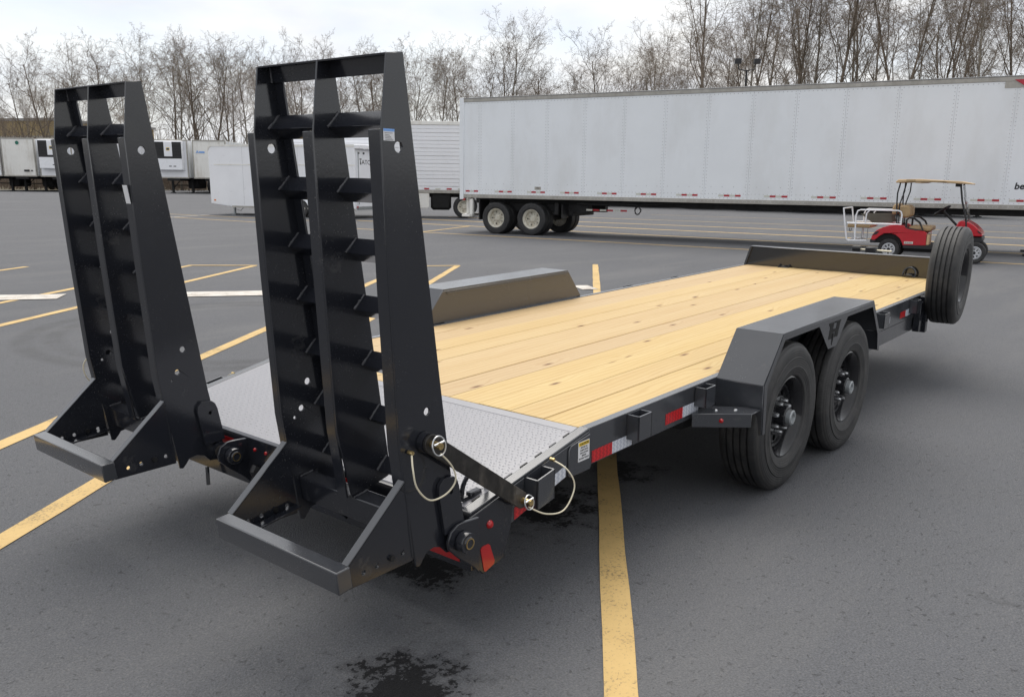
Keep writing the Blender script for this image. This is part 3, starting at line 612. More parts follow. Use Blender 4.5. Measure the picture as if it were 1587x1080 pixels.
# row of trailers parked nose-out
AX = math.atan2(FWD.y, FWD.x)
def row_trailer(px, depth, reefer, label, group, logo=None, hidden=False):
    q = pix(px, depth); t = empty('parked_trailer', (q.x, q.y, gz(q.y)), AX); tag(t, label, 'trailer', group)
    # local x points away from the viewer, y to the left
    m = 'white_clean' if reefer else 'white_old'
    MB().box(.03, 14.2, -1.27, 1.27, 1.18, 4.0).build('body', m, t)
    MB().box(0, .06, -1.3, 1.3, 1.14, 1.24).build('nose_rail', 'rail_alu', t); MB().box(0, .06, -1.3, 1.3, 3.96, 4.06).build('nose_rail', 'rail_alu', t)
    for yy in (-1.3, 1.22): MB().box(-.01, .10, yy, yy + .08, 1.14, 4.06).build('corner_post', 'rail_alu', t, .01)
    if not hidden:
        for k in range(22): MB().box(.3 + k * .62, .62 + k * .62, -1.305, -1.27, 1.25, 3.96).build('side_rib', 'white_van', t)
    if reefer:
        MB().box(-.5, .0, -1.05, 1.05, 1.75, 3.95).build('cooling_unit', 'white_clean', t, .06, 2)
        for yy in (-.66, .66):
            MB().box(-.515, -.49, yy - .37, yy + .37, 2.66, 3.86).build('grille', 'plastic_dark', t, .05)
            for k in range(4): MB().box(-.53, -.51, yy - .33, yy + .33, 2.86 + k * .22, 2.93 + k * .22).build('louvre', 'chassis', t)
        MB().box(-.512, -.49, -1.03, 1.03, 2.62, 2.80).build('grille_bar', 'plastic_dark', t, .03); MB().box(-.53, -.49, -.32, .32, 2.78, 3.88).build('unit_panel', 'white_clean', t, .03)
        MB().box(-.535, -.525, -.13, .13, 3.22, 3.44).build('unit_badge', 'label_yellow', t); MB().box(-.54, -.53, -.10, .10, 3.26, 3.40).build('badge_print', 'ink_blue', t)
        MB().box(-.51, -.49, -1.0, 1.0, 2.64, 2.66).build('unit_seam', 'trim_grey', t)
        for yy in (-.55, -.2): MB().box(-.512, -.499, yy, yy + .2, 2.02, 2.08).build('unit_print', 'ink', t)
    else:
        b = MB(); b.lathe([(0, 0), (.14, 0), (.14, .01)], 16, lambda a, c, h: (-.012 - h * 0, a, c)); o = b.build('round_emblem', 'logo_green', t); o.location = (0, 0, 3.68)
        MB().box(-.03, .02, -.75, -.35, 1.52, 1.66).build('connector_box', 'plastic_dark', t); MB().box(-.03, .02, -1.0, -.9, 1.54, 1.64).build('connector_box', 'plastic_dark', t)
    for yy in (-.8, .8):
        MB().box(2.0, 2.16, yy - .08, yy + .08, .05, 1.18).box(1.9, 2.26, yy - .16, yy + .16, 0, .05).build('landing_leg', 'chassis', t)
    MB().tube([(2.08, -.8, .6), (2.08, .8, .6)], .035, 6).tube([(2.08, .8, .3), (3.2, .5, 1.15)], .035, 6).build('leg_brace', 'chassis', t)
    MB().box(.2, 14, -.5, .5, .95, 1.17).build('chassis_rail', 'chassis', t)
    MB().box(2.6, 4.4, -1.1, -.2, .35, 1.1).build('fuel_tank', 'chassis', t, .1)
    for wx in (11.6, 12.85):
        for yy in (-1.1, 1.1):
            w_ = link('wheel', MESH[(.985, .285, .288, 'truck')]['wheel'], t); w_.location = (wx, yy, .49)
    return t
mat('logo_green', (.02, .16, .11), .5)
GP = 'trailers parked nose-out in a row by the wood'
row_trailer(-20, 67, True, 'white trailer cut by the picture edge beside the one with the green emblem', GP)
row_trailer(33, 67, False, 'old white trailer with a round green emblem on its plain nose', GP)
row_trailer(90, 67, True, 'white refrigerated trailer standing right beside the green-emblem trailer', GP)
row_trailer(268, 67, True, 'white refrigerated trailer with twin black grilles standing behind the cargo trailer nose', GP)
t = row_trailer(327, 67, False, 'white plain-nosed trailer with small blue lettering, half hidden by the cargo trailer', GP)
for ch in list(t.children):
    if ch.name.startswith('round_emblem'): bpy.data.objects.remove(ch)
text_mesh('A', .30, 'lettering', 'label_blue', t, frame_matrix((-.01, 1.02, 3.15), (0, -1, 0), (0, 0, 1)), .006, .001, 'LEFT', .1); MB().box(-.012, .0, .35, .78, 3.08, 3.2).build('blue_stripe', 'label_blue', t)
for px, dp in ((938, 61), (1018, 58.5), (1098, 56), (1182, 53.5), (1268, 51), (1352, 49), (1440, 47.5), (1530, 46)):
    t = row_trailer(px, dp, False, 'trailer whose legs and wheels show below the floor of the long semi trailer', 'trailers hidden behind the long semi trailer', hidden=True)
    if px == 1098: MB().box(.0, .04, .1, .5, 1.0, 1.13).build('marker_lamp', 'amber', t)

# ------------------------------------------------------------------ golf cart
CD = Vector((.15383538, -.98809649)); cart = empty('golf_cart', (17.46, 3.894, 0), math.atan2(CD.y, CD.x)); tag(cart, 'red golf cart with tan roof and seats and a white rear seat frame', 'golf cart')
# local x forward, y away from the viewer, near side at y = 0
arch = [(.285, .33), (.26, .40), (.21, .48), (.12, .55), (.0, .585), (-.11, .575), (-.20, .52), (-.26, .46), (-.30, .42)]
rb = MB(); rb.prism([(-.38, .43), (-.375, .49), (-.34, .57), (-.27, .645), (-.16, .705), (-.02, .755), (.12, .77), (.25, .76), (.31, .715), (.45, .675), (.68, .65), (.74, .62), (.75, .345)] + arch, XZ, .0, .06)
rb.prism([(-.36, .50), (-.30, .62), (-.10, .72), (.25, .74), (.31, .70), (.68, .64), (.74, .60), (.74, .40), (.35, .40), (.3, .59), (-.3, .59)], XZ, .06, 1.14)
rb.prism([(-.38, .43), (-.375, .49), (-.34, .57), (-.27, .645), (-.16, .705), (-.02, .755), (.12, .77), (.25, .76), (.31, .715), (.45, .675), (.68, .65), (.74, .62), (.75, .345)] + arch, XZ, 1.14, 1.2)
rb.build('rear_body', 'cart_red', cart, .022, 2)
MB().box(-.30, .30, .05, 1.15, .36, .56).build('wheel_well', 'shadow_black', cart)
MB().prism([(-.40, .36), (-.40, .44), (-.30, .44), (-.27, .36)], XZ, .0, 1.2).build('rear_bumper', 'plastic_dark', cart, .015)
MB().prism([(-.365, .52), (-.30, .61), (-.22, .62), (-.27, .55)], XZ, -.006, .02).build('tail_lamp', 'plastic_dark', cart)
MB().box(.29, 1.42, .0, 1.2, .26, .345).build('floor_skirt', 'plastic_dark', cart, .01); MB().box(.75, 1.36, .04, 1.16, .346, .36).build('floor_mat', 'plastic_dark', cart)
MB().box(.752, .80, .02, .5, .36, .58).build('seat_panel', 'tan_plastic', cart)
fc = MB()
prof = [(1.27, .74), (1.33, .87), (1.38, .895), (1.52, .87), (1.64, .80), (1.73, .72), (1.80, .635), (1.815, .58)]
fc.prism(prof + [(1.62, .575), (1.50, .60), (1.42, .54), (1.36, .40), (1.29, .36)], XZ, .05, 1.15)
fc.build('front_cowl', 'cart_red', cart, .03, 2)
MB().prism([(1.60, .565), (1.82, .57), (1.83, .47), (1.78, .40), (1.62, .46)], XZ, .10, 1.10).build('front_bumper', 'plastic_dark', cart, .03, 2)
MB().prism([(1.70, .71), (1.77, .665), (1.80, .62), (1.72, .66)], XZ, .04, .25).build('headlamp', 'plastic_dark', cart, .006); MB().prism([(1.70, .71), (1.77, .665), (1.80, .62), (1.72, .66)], XZ, .95, 1.16).build('headlamp', 'plastic_dark', cart, .006)
b = MB(); b.prism([(0, 1.69), (.06, 1.745), (.5, 1.755), (1.3, 1.715), (1.50, 1.675), (1.5, 1.65), (1.25, 1.665), (.62, 1.695), (.55, 1.675), (.42, 1.67), (.35, 1.69), (.02, 1.67)], XZ, -.02, 1.22); b.build('roof', 'tan_plastic', cart, .018, 2)
MB().box(.22, .40, -.03, -.018, 1.705, 1.745).build('roof_handle', 'tan_vinyl', cart)
for yy in (.06, 1.12):
    MB().tube([(.10, yy, 1.68), (.06, yy, 1.45), (.07, yy, 1.2), (.12, yy, .72)], .016, 7).build('roof_post', 'plastic_dark', cart); MB().tube([(.20, yy, 1.68), (.20, yy, 1.5), (.13, yy, 1.22), (.15, yy, .74)], .014, 7).build('roof_post', 'plastic_dark', cart)
    MB().tube([(1.28, yy, 1.66), (1.35, yy, 1.3), (1.46, yy, .95), (1.49, yy, .72)], .02, 8).build('roof_post', 'plastic_dark', cart)
MB().box(1.18, 1.30, .10, .22, 1.60, 1.67).build('mirror_mount', 'plastic_dark', cart)
g = NG('windscreen'); g.set(Base_Color=(.9, .92, .93), Roughness=.04, Transmission_Weight=1., IOR=1.02, Alpha=.35); M['windscreen'] = g.m
MB().prism([(1.30, 1.64), (1.308, 1.64), (1.515, .88), (1.507, .88)], XZ, .09, 1.1).build('windscreen', 'windscreen', cart)
for yy in (.14, .66):
    MB().prism([(.15, .92), (.12, 1.14), (.15, 1.19), (.29, 1.19), (.34, 1.13), (.35, .97), (.30, .92)], XZ, yy, yy + .42).build('seat_back', 'tan_vinyl', cart, .035, 2)
    MB().prism([(-.02, .99), (-.02, 1.14), (.01, 1.21), (.07, 1.22), (.10, 1.14), (.09, .99)], XZ, yy, yy + .42).build('rear_seat_back', 'tan_vinyl', cart, .03, 2)
MB().box(.36, .82, .08, 1.12, .645, .75).build('seat', 'tan_vinyl', cart, .035, 2)
MB().box(-.92, -.42, .06, 1.12, .675, .765).build('rear_seat', 'tan_vinyl', cart, .03, 2)
for yy in (.02, 1.18): MB().tube([(.31, yy, .70), (.31, yy, .88), (.36, yy, .93), (.46, yy, .92), (.58, yy, .83), (.66, yy, .67), (.52, yy, .665), (.31, yy, .70)], .022, 7).build('hip_rail', 'plastic_dark', cart)
b = MB(); b.lathe([(.165, -.028), (.198, 0), (.165, .028), (.135, 0)], 28, closed=True); o = b.build('steering_wheel', 'plastic_dark', cart); o.location = (.93, .85, 1.09); o.rotation_euler = (R(90), 0, 0)
o.rotation_euler = Vector((-.55, 0, .83)).to_track_quat('Y', 'Z').to_euler()
MB().tube([(.93, .85, 1.08), (1.0, .85, 1.02), (1.27, .85, .75)], .025, 8).build('steering_column', 'plastic_dark', cart); MB().box(.88, .98, .70, 1.0, 1.06, 1.10).build('wheel_spoke', 'plastic_dark', cart, .01)
for yy in (.04, 1.16):
    MB().tube([(-1.03, yy, 1.10), (-.98, yy, .80), (-.91, yy, .42), (-.87, yy, .385), (-.48, yy, .40)], .017, 7).build('frame_tube', 'white_clean', cart)
    MB().tube([(-.73, yy, .40), (-.75, yy, .95), (-.72, yy, 1.05), (-.66, yy, 1.075), (.12, yy, 1.075), (.18, yy, 1.05), (.20, yy, .98), (.20, yy, .77)], .017, 7).build('frame_tube', 'white_clean', cart)
    MB().tube([(-.93, yy, .775), (.20, yy, .775)], .020, 7).build('frame_tube', 'white_clean', cart); MB().tube([(-.54, yy, .78), (-.53, yy, 1.0), (-.47, yy, 1.07)], .015, 7).build('frame_tube', 'white_clean', cart)
for x_, z_ in ((-1.03, 1.10), (-.89, .40), (-.73, .40)): MB().tube([(x_, .04, z_), (x_, 1.16, z_)], .016, 7).build('frame_tube', 'white_clean', cart)
MB().prism([(-.70, .98), (-.05, 1.0), (.0, .80), (-.42, .78)], XZ, .30, .34).build('seat_bracket', 'olive_grey', cart); MB().prism([(-.70, .98), (-.05, 1.0), (.0, .80), (-.42, .78)], XZ, .86, .90).build('seat_bracket', 'olive_grey', cart)
for x_ in (-.60, -.48): MB().tube([(x_, .1, .68), (x_, .1, .42)], .009, 6).build('seat_stay', 'galv', cart)
MB().tube([(-.86, .03, .66), (-.86, .03, .60), (-.83, .03, .585), (-.82, .03, .66)], .008, 5).build('hook', 'plastic_dark', cart)
MB().box(.31, .49, -.008, .0, .365, .415).build('name_plate', 'tape_white', cart)
for k in range(4): MB().box(.33 + k * .036, .355 + k * .036, -.0095, -.0082, .375, .403).build('plate_print', 'trim_grey', cart)
for wx in (0., 1.69):
    for yy, fl in ((.10, 0), (1.10, 1)):
        t = make_wheel('wheel', cart, .455, .20, .135, 'cart', (wx, yy, .2275)); t.rotation_euler = (0, 0, (math.pi if fl else 0) + (.12 if wx > 1 else 0))
    MB().cyl((wx, .15, .2275), (wx, 1.05, .2275), .03, 10).build('axle', 'chassis', cart)
MB().box(.30, 1.40, .25, .95, .18, .27).build('battery_tray', 'chassis', cart)

# ------------------------------------------------------------------ equipment trailer (local x forward, y to its left, z up)
SLX, SLY = .0209, .0076
tr = empty('equipment_trailer'); ex = Vector((1, 0, SLX)).normalized(); ey = Vector((0, 1, SLY)); ey = (ey - ex * ey.dot(ex)).normalized(); ez = ex.cross(ey)
tr.matrix_world = Matrix(((ex.x, ey.x, ez.x, 0), (ex.y, ey.y, ez.y, 0), (ex.z, ey.z, ez.z, -SLX * 1.97 - SLY), (0, 0, 0, 1)))
tag(tr, 'dark grey flatbed equipment trailer with new pine deck and two raised loading ramps', 'trailer')
def drop(x, y): return -(SLX * (x - 1.97) + SLY * (y - 1))     # keeps the wheels on the lot although the frame sits nose-up
HD, WD, LD = .6596, 2.082, 5.97
# deck planks
npk = 11; pw_ = (WD - .082) / npk; pm = None
for i in range(npk):
    y = .041 + i * pw_
    if pm is None:
        o = MB().box(0, LD, .0010, pw_ - .0010, -.038, 0).build('plank', 'pine', tr, .0025, 1); pm = o.data
    else: o = link('plank', pm, tr, .0025, 1)
    o.location = (.002, y, HD + rnd_.uniform(-.0015, .0015))
# side rails: web, top flange, bottom flange
for sd in (0, 1):
    Y = (lambda y: y) if sd == 0 else (lambda y: WD - y)
    def bx(mb, x0, x1, y0, y1, z0, z1): a, c_ = sorted((Y(y0), Y(y1))); mb.box(x0, x1, a, c_, z0, z1)
    b = MB(); b.prism([(0, .502), (.010, .502), (.010, .652), (.040, .652), (.040, HD + .003), (0, HD + .003)], lambda a, c_, t: (t, Y(a), c_), .012, 5.99)
    b.build('side_rail', 'paint', tr, .003, 2)
    b = MB(); bx(b, 2.30, 4.95, .006, .06, .385, .500); b.build('tongue_rail', 'paint', tr, .004)
    # dovetail side with sloping top
    b = MB(); b.prism([(.012, .648), (-.70, .516), (-.70, .36), (-.461, .419), (-.119, .502), (.012, .502)], lambda a, c_, t: (a, Y(t), c_), .0, .010)
    b.prism([(.012, .650), (-.70, .518), (-.70, .527), (.012, .6625)], lambda a, c_, t: (a, Y(t), c_), .0, .045); b.build('dovetail_rail', 'paint', tr, .003, 2)
    b = MB(); b.prism([(-.125, .49), (-.135, .50), (-.133, .605), (-.12, .620), (.008, .640), (.020, .632), (.022, .50), (.014, .488)], lambda a, c_, t: (a, Y(t), c_), -.007, 0); b.build('joint_plate', 'paint', tr, .003, 2)
    b = MB(); b.prism([(-.712, .514), (-.556, .545), (-.483, .49), (-.493, .406), (-.533, .304), (-.647, .279), (-.704, .339)], lambda a, c_, t: (a, Y(t), c_), -.010, .0); b.build('corner_plate', 'paint_gloss', tr, .003, 2)
    b = MB(); b.lathe([(0, -.012), (.008, -.011), (.014, -.006), (.016, 0)], 16); o = b.build('marker_light', 'red_lens', tr); o.location = (-.612, Y(-.010), .458)
    if sd: o.rotation_euler = (0, 0, math.pi)
    b = MB(); b.prism([(-.663, .379), (-.655, .387), (-.622, .388), (-.612, .378), (-.588, .312), (-.592, .300), (-.636, .286), (-.645, .292)], lambda a, c_, t: (a, Y(t), c_), -.0125, -.010); b.build('reflector', 'red_lens', tr)
    # stake pockets
    for x0, x1, zt, zb, sl_p in ((-.405, -.300, .590, .475, .175), (.295, .40, .655, .545, 0), (.905, 1.005, .655, .560, 0), (3.66, 3.78, .655, .55, 0), (4.50, 4.60, .655, .55, 0)):
        b = MB(); f = lambda x, z: z + (x - x1) * sl_p; th = .006; dpt = -.062
        for (xa, xb, ya, yb) in ((x0, x0 + th, dpt, 0), (x1 - th, x1, dpt, 0), (x0, x1, dpt, dpt + th), (x0, x1, -.004, 0)):
            ya_, yb_ = sorted((Y(ya), Y(yb))); b.add([(xa, ya_, f(xa, zb)), (xb, ya_, f(xb, zb)), (xb, yb_, f(xb, zb)), (xa, yb_, f(xa, zb)), (xa, ya_, f(xa, zt)), (xb, ya_, f(xb, zt)), (xb, yb_, f(xb, zt)), (xa, yb_, f(xa, zt))],
                     [(0, 3, 2, 1), (4, 5, 6, 7), (0, 1, 5, 4), (1, 2, 6, 5), (2, 3, 7, 6), (3, 0, 4, 7)])
        b.build('stake_pocket', 'paint', tr, recalc=True)
    # reflective tape
    def tp(x0, x1, z0, z1, m, sl=0., yy=-.0008):
        ya_, yb_ = sorted((Y(yy - .0006), Y(yy))); b = MB(); b.prism([(x0, z0), (x1, z0 + sl * (x1 - x0)), (x1, z1 + sl * (x1 - x0)), (x0, z1)], lambda a, c_, t: (a, t, c_), ya_, yb_); b.build('reflective_tape', m, tr)
    tp(.034, .185, .508, .560, 'dot_red'); tp(.185, .340, .508, .560, 'dot_white'); tp(.632, .792, .527, .580, 'dot_red'); tp(.792, .950, .527, .580, 'dot_white')
    tp(3.80, 3.90, .534, .585, 'dot_red'); tp(3.90, 4.01, .534, .585, 'dot_white'); tp(4.27, 4.41, .534, .585, 'dot_red'); tp(4.41, 4.55, .534, .585, 'dot_white')
    tp(-.465, -.30, .423, .470, 'dot_red', .243); tp(-.30, -.148, .463, .510, 'dot_white', .243)
    # fender
    fo = -.246; fin_ = .003
    top = [(1.150, .400), (1.135, .655), (1.330, .882), (2.735, .884), (2.905, .672), (2.940, .540)]
    ins = [(1.162, .400), (1.148, .651), (1.337, .868), (2.728, .870), (2.892, .668), (2.926, .540)]
    b = MB()
    for i in range(5):
        (xa, za), (xb, zb), (xc, zc), (xd, zd) = top[i], top[i + 1], ins[i + 1], ins[i]
        b.prism([(xa, za), (xb, zb), (xc, zc), (xd, zd)], lambda a, c_, t: (a, Y(t), c_), fo, fin_)
    fen = b.build('fender', 'paint', tr, .002, 1)
    lip = [(1.158, .40), (1.142, .652), (1.334, .876), (2.731, .877), (2.899, .668), (2.934, .54), (2.90, .54), (2.868, .655), (2.712, .846), (2.262, .846), (2.106, .700), (1.979, .700), (1.816, .848), (1.352, .846), (1.176, .642), (1.19, .40)]
    b = MB(); b.prism(lip, lambda a, c_, t: (a, Y(t), c_), fo - .0035, fo - .0005); o = b.build('fender_skirt', 'paint', fen, .0015)
    hol = [[(1.987, .843), (2.036, .843), (2.012, .754), (1.967, .755)], [(2.09, .841), (2.137, .840), (2.107, .756), (2.06, .758)], [(2.026, .807), (2.098, .805), (2.092, .786), (2.022, .788)], [(1.960, .846), (2.046, .846), (2.040, .838), (1.974, .826)], [(2.057, .846), (2.149, .846), (2.130, .832), (2.061, .838)], [(2.024, .782), (2.053, .783), (2.026, .717)]]
    for k, hq in enumerate(hol):
        b = MB(); b.prism(hq, lambda a, c_, t: (a, Y(t), c_), fo - .0050 - k * .0002, fo - .0036); b.build('logo', 'shadow_black', fen)  # flat near-black shapes painted for the darkness seen through the cut-out logo
    b = MB(); b.prism([(1.33, .66), (1.42, .868), (2.70, .868), (2.86, .66)], lambda a, c_, t: (a, Y(t), c_), .003, .010); b.build('fender_side', 'paint', fen)
    if sd: b = MB(); b.prism([(1.13, .665), (1.32, .872), (2.735, .874), (2.91, .665)], lambda a, c_, t: (a, Y(t), c_), .0035, .011); b.build('inner_panel', 'paint', fen, .002); b = MB(); b.prism([(1.36, .851), (2.715, .852), (2.725, .862), (1.35, .861)], lambda a, c_, t: (a, Y(t), c_), .0115, .018); b.build('inner_lip', 'paint', fen)
    # lamp bracket behind the fender
    b = MB(); b.prism([(.852, -.02), (1.030, -.242), (1.130, -.242), (1.130, -.165), (1.02, .0)], lambda a, c_, t: (a, Y(c_), t), .531, .537); o = b.build('lamp_bracket', 'paint', tr, .002)
    b = MB(); b.prism([(.850, -.022), (1.028, -.244), (1.036, -.238), (.858, -.016)], lambda a, c_, t: (a, Y(c_), t), .470, .538); b.build('lamp_bar', 'paint', o, .002)
    b = MB(); b.lathe([(0, -.010), (.007, -.009), (.011, -.004), (.012, 0)], 14, lambda a, c_, h: (h, a, c_)); l_ = b.build('marker_light', 'red_lens', o); l_.location = (.938, Y(-.131), .504)
    for x_, y_ in ((.98, -.08), (1.05, -.15)): b = MB(); b.lathe([(0, .006), (.007, .005), (.010, 0)], 10, lambda a, c_, h: (a, c_, h)); l_ = b.build('bolt', 'zinc', o); l_.location = (x_, Y(y_), .537)
    # wheels
    for ax in (1.525, 2.440):
        yc = -.128; t = make_wheel('wheel', tr, .790, .235, .212, 'trailer', (ax, Y(yc), .395 + drop(ax, Y(yc)) - .004)); t.rotation_euler = (0, rnd_.uniform(0, 6), 0 if sd == 0 else math.pi)
    for xh in (1.15, 1.98, 2.85): b = MB(); bx(b, xh - .05, xh + .05, .16, .24, .36, .52); b.build('spring_hanger', 'chassis', tr)
    for ax in (1.525, 2.440): b = MB(); b.tube([(ax - .36, Y(.20), .42), (ax - .15, Y(.20), .345), (ax + .15, Y(.20), .345), (ax + .36, Y(.20), .42)], .022, 4); b.build('leaf_spring', 'chassis', tr)
for ax in (1.525, 2.440): MB().cyl((ax, .0, .375), (ax, WD, .375), .035, 14).build('axle', 'chassis', tr)
for k in range(10): MB().box(.35 + k * .6, .40 + k * .6, .02, WD - .02, .52, .618).build('crossmember', 'paint', tr)
# dovetail deck with raised tread
slope = lambda x: .6575 + x * (.6575 - .527) / .69
b = MB(); b.prism([(-.004, slope(-.004)), (-.69, slope(-.69)), (-.69, slope(-.69) - .008), (-.004, slope(-.004) - .008)], XZ, .046, WD - .046); dvt = b.build('dovetail_deck', 'paint_deck_sheen', tr)
b = MB(); k = 0; sy = .0225; x = -.055
while x > -.665:
    row = 0; y = .066 + (k % 2) * sy / 2
    while y < WD - .066:
        a = .9 if (row + k) % 2 else -.9; ca, sa = math.cos(a), math.sin(a); l_, h_ = .0098, .0030
        c4 = [(x + ca * l_, y + sa * l_), (x - sa * h_, y + ca * h_), (x - ca * l_, y - sa * l_), (x + sa * h_, y - ca * h_)]
        b.add([(p, q_, slope(p) + .0002) for p, q_ in c4] + [(x + ca * .005, y + sa * .005, slope(x) + .0010), (x - ca * .005, y - sa * .005, slope(x) + .0010)], [(0, 1, 4), (1, 2, 5, 4), (2, 3, 5), (3, 0, 4, 5)]); y += sy; row += 1
    x -= sy * .82; k += 1
o = b.build('tread_pattern', 'paint_deck_sheen', dvt, recalc=False, ang=20); o['kind'] = 'stuff'
b = MB(); b.prism([(-.003, slope(-.003) + .0015), (-.045, slope(-.045) + .0012), (-.045, slope(-.045) - .004), (-.003, slope(-.003) - .004)], XZ, .047, WD - .047); b.build('deck_strip', 'paint_deck_sheen', dvt)
for k in range(7): MB().prism([(-.06 - k * .09, slope(-.06 - k * .09) + .004), (-.10 - k * .09, slope(-.10 - k * .09) + .004), (-.10 - k * .09, slope(-.1 - k * .09) - .002), (-.06 - k * .09, slope(-.06 - k * .09) - .002)], XZ, .045, .051).build('weld_bead', 'weld' if k % 3 == 1 else 'black', dvt)
# rear beam
b = MB(); b.prism([(-.703, .525), (-.690, .529), (-.640, .529), (-.640, .519), (-.690, .515), (-.690, .312), (-.60, .312), (-.60, .306), (-.703, .306)], XZ, .0, WD); rbm = b.build('rear_beam', 'paint_gloss', tr, .003, 2)
for y0, y1, z0, z1 in ((1.42, 1.56, .447, .496), (.05, .20, .33, .375), (.62, .75, .447, .496)): MB().box(-.7055, -.7035, y0, y1, z0, z1).build('reflector', 'red_lens', rbm)
for y, z in ((1.261, .479), (1.18, .480), (1.10, .480)): b = MB(); b.lathe([(0, .008), (.007, .006), (.009, 0)], 12, lambda a, c_, h: (-h, a, c_)); o = b.build('marker_light', 'red_lens', rbm); o.location = (-.7035, y, z)
MB().tube([(-.715, 1.24, .41), (-.73, 1.24, .39), (-.725, 1.235, .36), (-.72, 1.23, .345)], [.022, .020, .014, .010], 8).build('wiring_plug', 'plastic_dark', rbm)
MB().tube([(-.74, 1.60, .33), (-.75, 1.585, .25)], .010, 6).build('pin_tail', 'paint_gloss', rbm)
# headboard, front rail, D-rings, jack, tongue
b = MB(); b.prism([(.0, .645), (2.082, .645), (2.022, .848), (.06, .848)], YZ, 5.975, 5.985); hb = b.build('headboard', 'paint_head', tr, .002)
b = MB(); b.prism([(.056, .8485), (2.026, .8485), (2.024, .857), (.058, .857)], YZ, 5.968, 6.055); b.build('top_flange', 'paint', hb, .003)
for y_a, y_b, sg in ((.0, .06, 1), (2.082, 2.022, -1)): b = MB(); b.add([(5.955, y_a, .645), (5.965, y_a, .645), (5.965, y_b, .848), (5.955, y_b, .848), (5.955, y_a + .02 * sg, .645), (5.974, y_a + .02 * sg, .645), (5.974, y_b + .02 * sg, .848), (5.955, y_b + .02 * sg, .848)], [(0, 1, 2, 3), (4, 5, 6, 7), (0, 1, 5, 4), (1, 2, 6, 5), (2, 3, 7, 6), (3, 0, 4, 7)]); b.build('end_gusset', 'paint', hb)
def dring(x, y, z, ax, r=.042, tilt=0.):
    b = MB(); n = 14; pts = [(math.cos(math.pi * i / n) * r, math.sin(math.pi * i / n) * r * 1.1 + .012) for i in range(n + 1)]; pts = [(r, -.008)] + pts + [(-r, -.008)]
    if ax == 'y': P3 = [(tilt * q_, p, q_) for p, q_ in pts]
    else: P3 = [(p, tilt * q_, q_) for p, q_ in pts]
    b.tube(P3, .0085, 8, closed=True); o = b.build('tie_ring', 'paint_gloss', tr); o.location = (x, y, z)
    b = MB(); (b.box(-.014, .014, -.03, .03, -.016, .010) if ax == 'y' else b.box(-.03, .03, -.014, .014, -.016, .010)); b.build('ring_clip', 'paint_gloss', o, .004)
dring(5.93, .40, .683, 'y', .055, .25); dring(5.93, 1.63, .665, 'y', .05, 2.2); dring(-.60, .075, .552, 'x', .062, .0); dring(-.60, WD - .075, .552, 'x', .062, .0)
MB().prism([(5.98, .20), (5.98, .36), (7.6, .95), (7.6, 1.13), (5.98, 1.72), (5.98, 1.88), (7.75, 1.13), (7.75, .95)], lambda a, c_, t: (a, c_, t), .42, .57).build('tongue', 'paint', tr, .004)
MB().cyl((6.85, 1.04, .10), (6.85, 1.04, .80), .035, 14).box(6.78, 6.92, .97, 1.11, .04, .07).build('jack_leg', 'paint', tr)
jb = MB().box(6.80, 6.90, .99, 1.10, .765, .845).build('jack_gearbox', 'plastic_dark', tr, .01); MB().tube([(6.85, .84, .81), (6.85, 1.24, .815)], .010, 8).build('jack_crank', 'cable', jb); MB().cyl((6.85, 1.16, .82), (6.85, 1.24, .82), .032, 10).build('jack_handle', 'plastic_dark', jb)
# spare wheel and its post
spw = make_wheel('spare_wheel', tr, .790, .235, .212, 'trailer', (5.02, -.150, .815)); spw.rotation_euler = (0, 1.1, R(4)); spw['label'] = 'spare wheel carried upright outside the right rail'
for ch in list(spw.children):
    if ch.name.split('.')[0] in ('hub', 'hub_cap', 'lug_nut'): bpy.data.objects.remove(ch)
MB().box(4.66, 4.74, -.05, .0, .38, .62).box(4.78, 4.84, -.07, -.01, .36, .64).box(4.88, 4.92, -.05, .0, .37, .62).build('spare_post', 'paint_gloss', tr, .003); MB().box(4.78, 5.1, -.09, .0, .60, .655).build('spare_arm', 'paint_gloss', tr, .003)

# caution decal on the joint plate
dc_ = MB(); dc_.prism([(-.073, .540), (.005, .540), (.003, .622), (-.074, .622)], XZ, -.0082, -.0072); dc = dc_.build('caution_decal', 'label_white', tr); dc['label'] = 'white and yellow CAUTION sticker'
MB().prism([(-.070, .604), (.001, .604), (.000, .619), (-.071, .619)], XZ, -.0088, -.0083).build('decal_header', 'label_yellow', dc)
dm = lambda z: frame_matrix((-.034, -.0092, z), (1, 0, 0), (0, 0, 1))
text_mesh('CAUTION', .0135, 'lettering', 'ink', dc, dm(.6115), .0004, .0002)
for k, s_ in enumerate(('SECURE ALL', 'RAMPS GATES', 'AND LATCHES', 'BEFORE', 'MOVING TRAILER')): text_mesh(s_, .0085, 'lettering', 'ink', dc, dm(.597 - k * .0115), .0001, .0002)

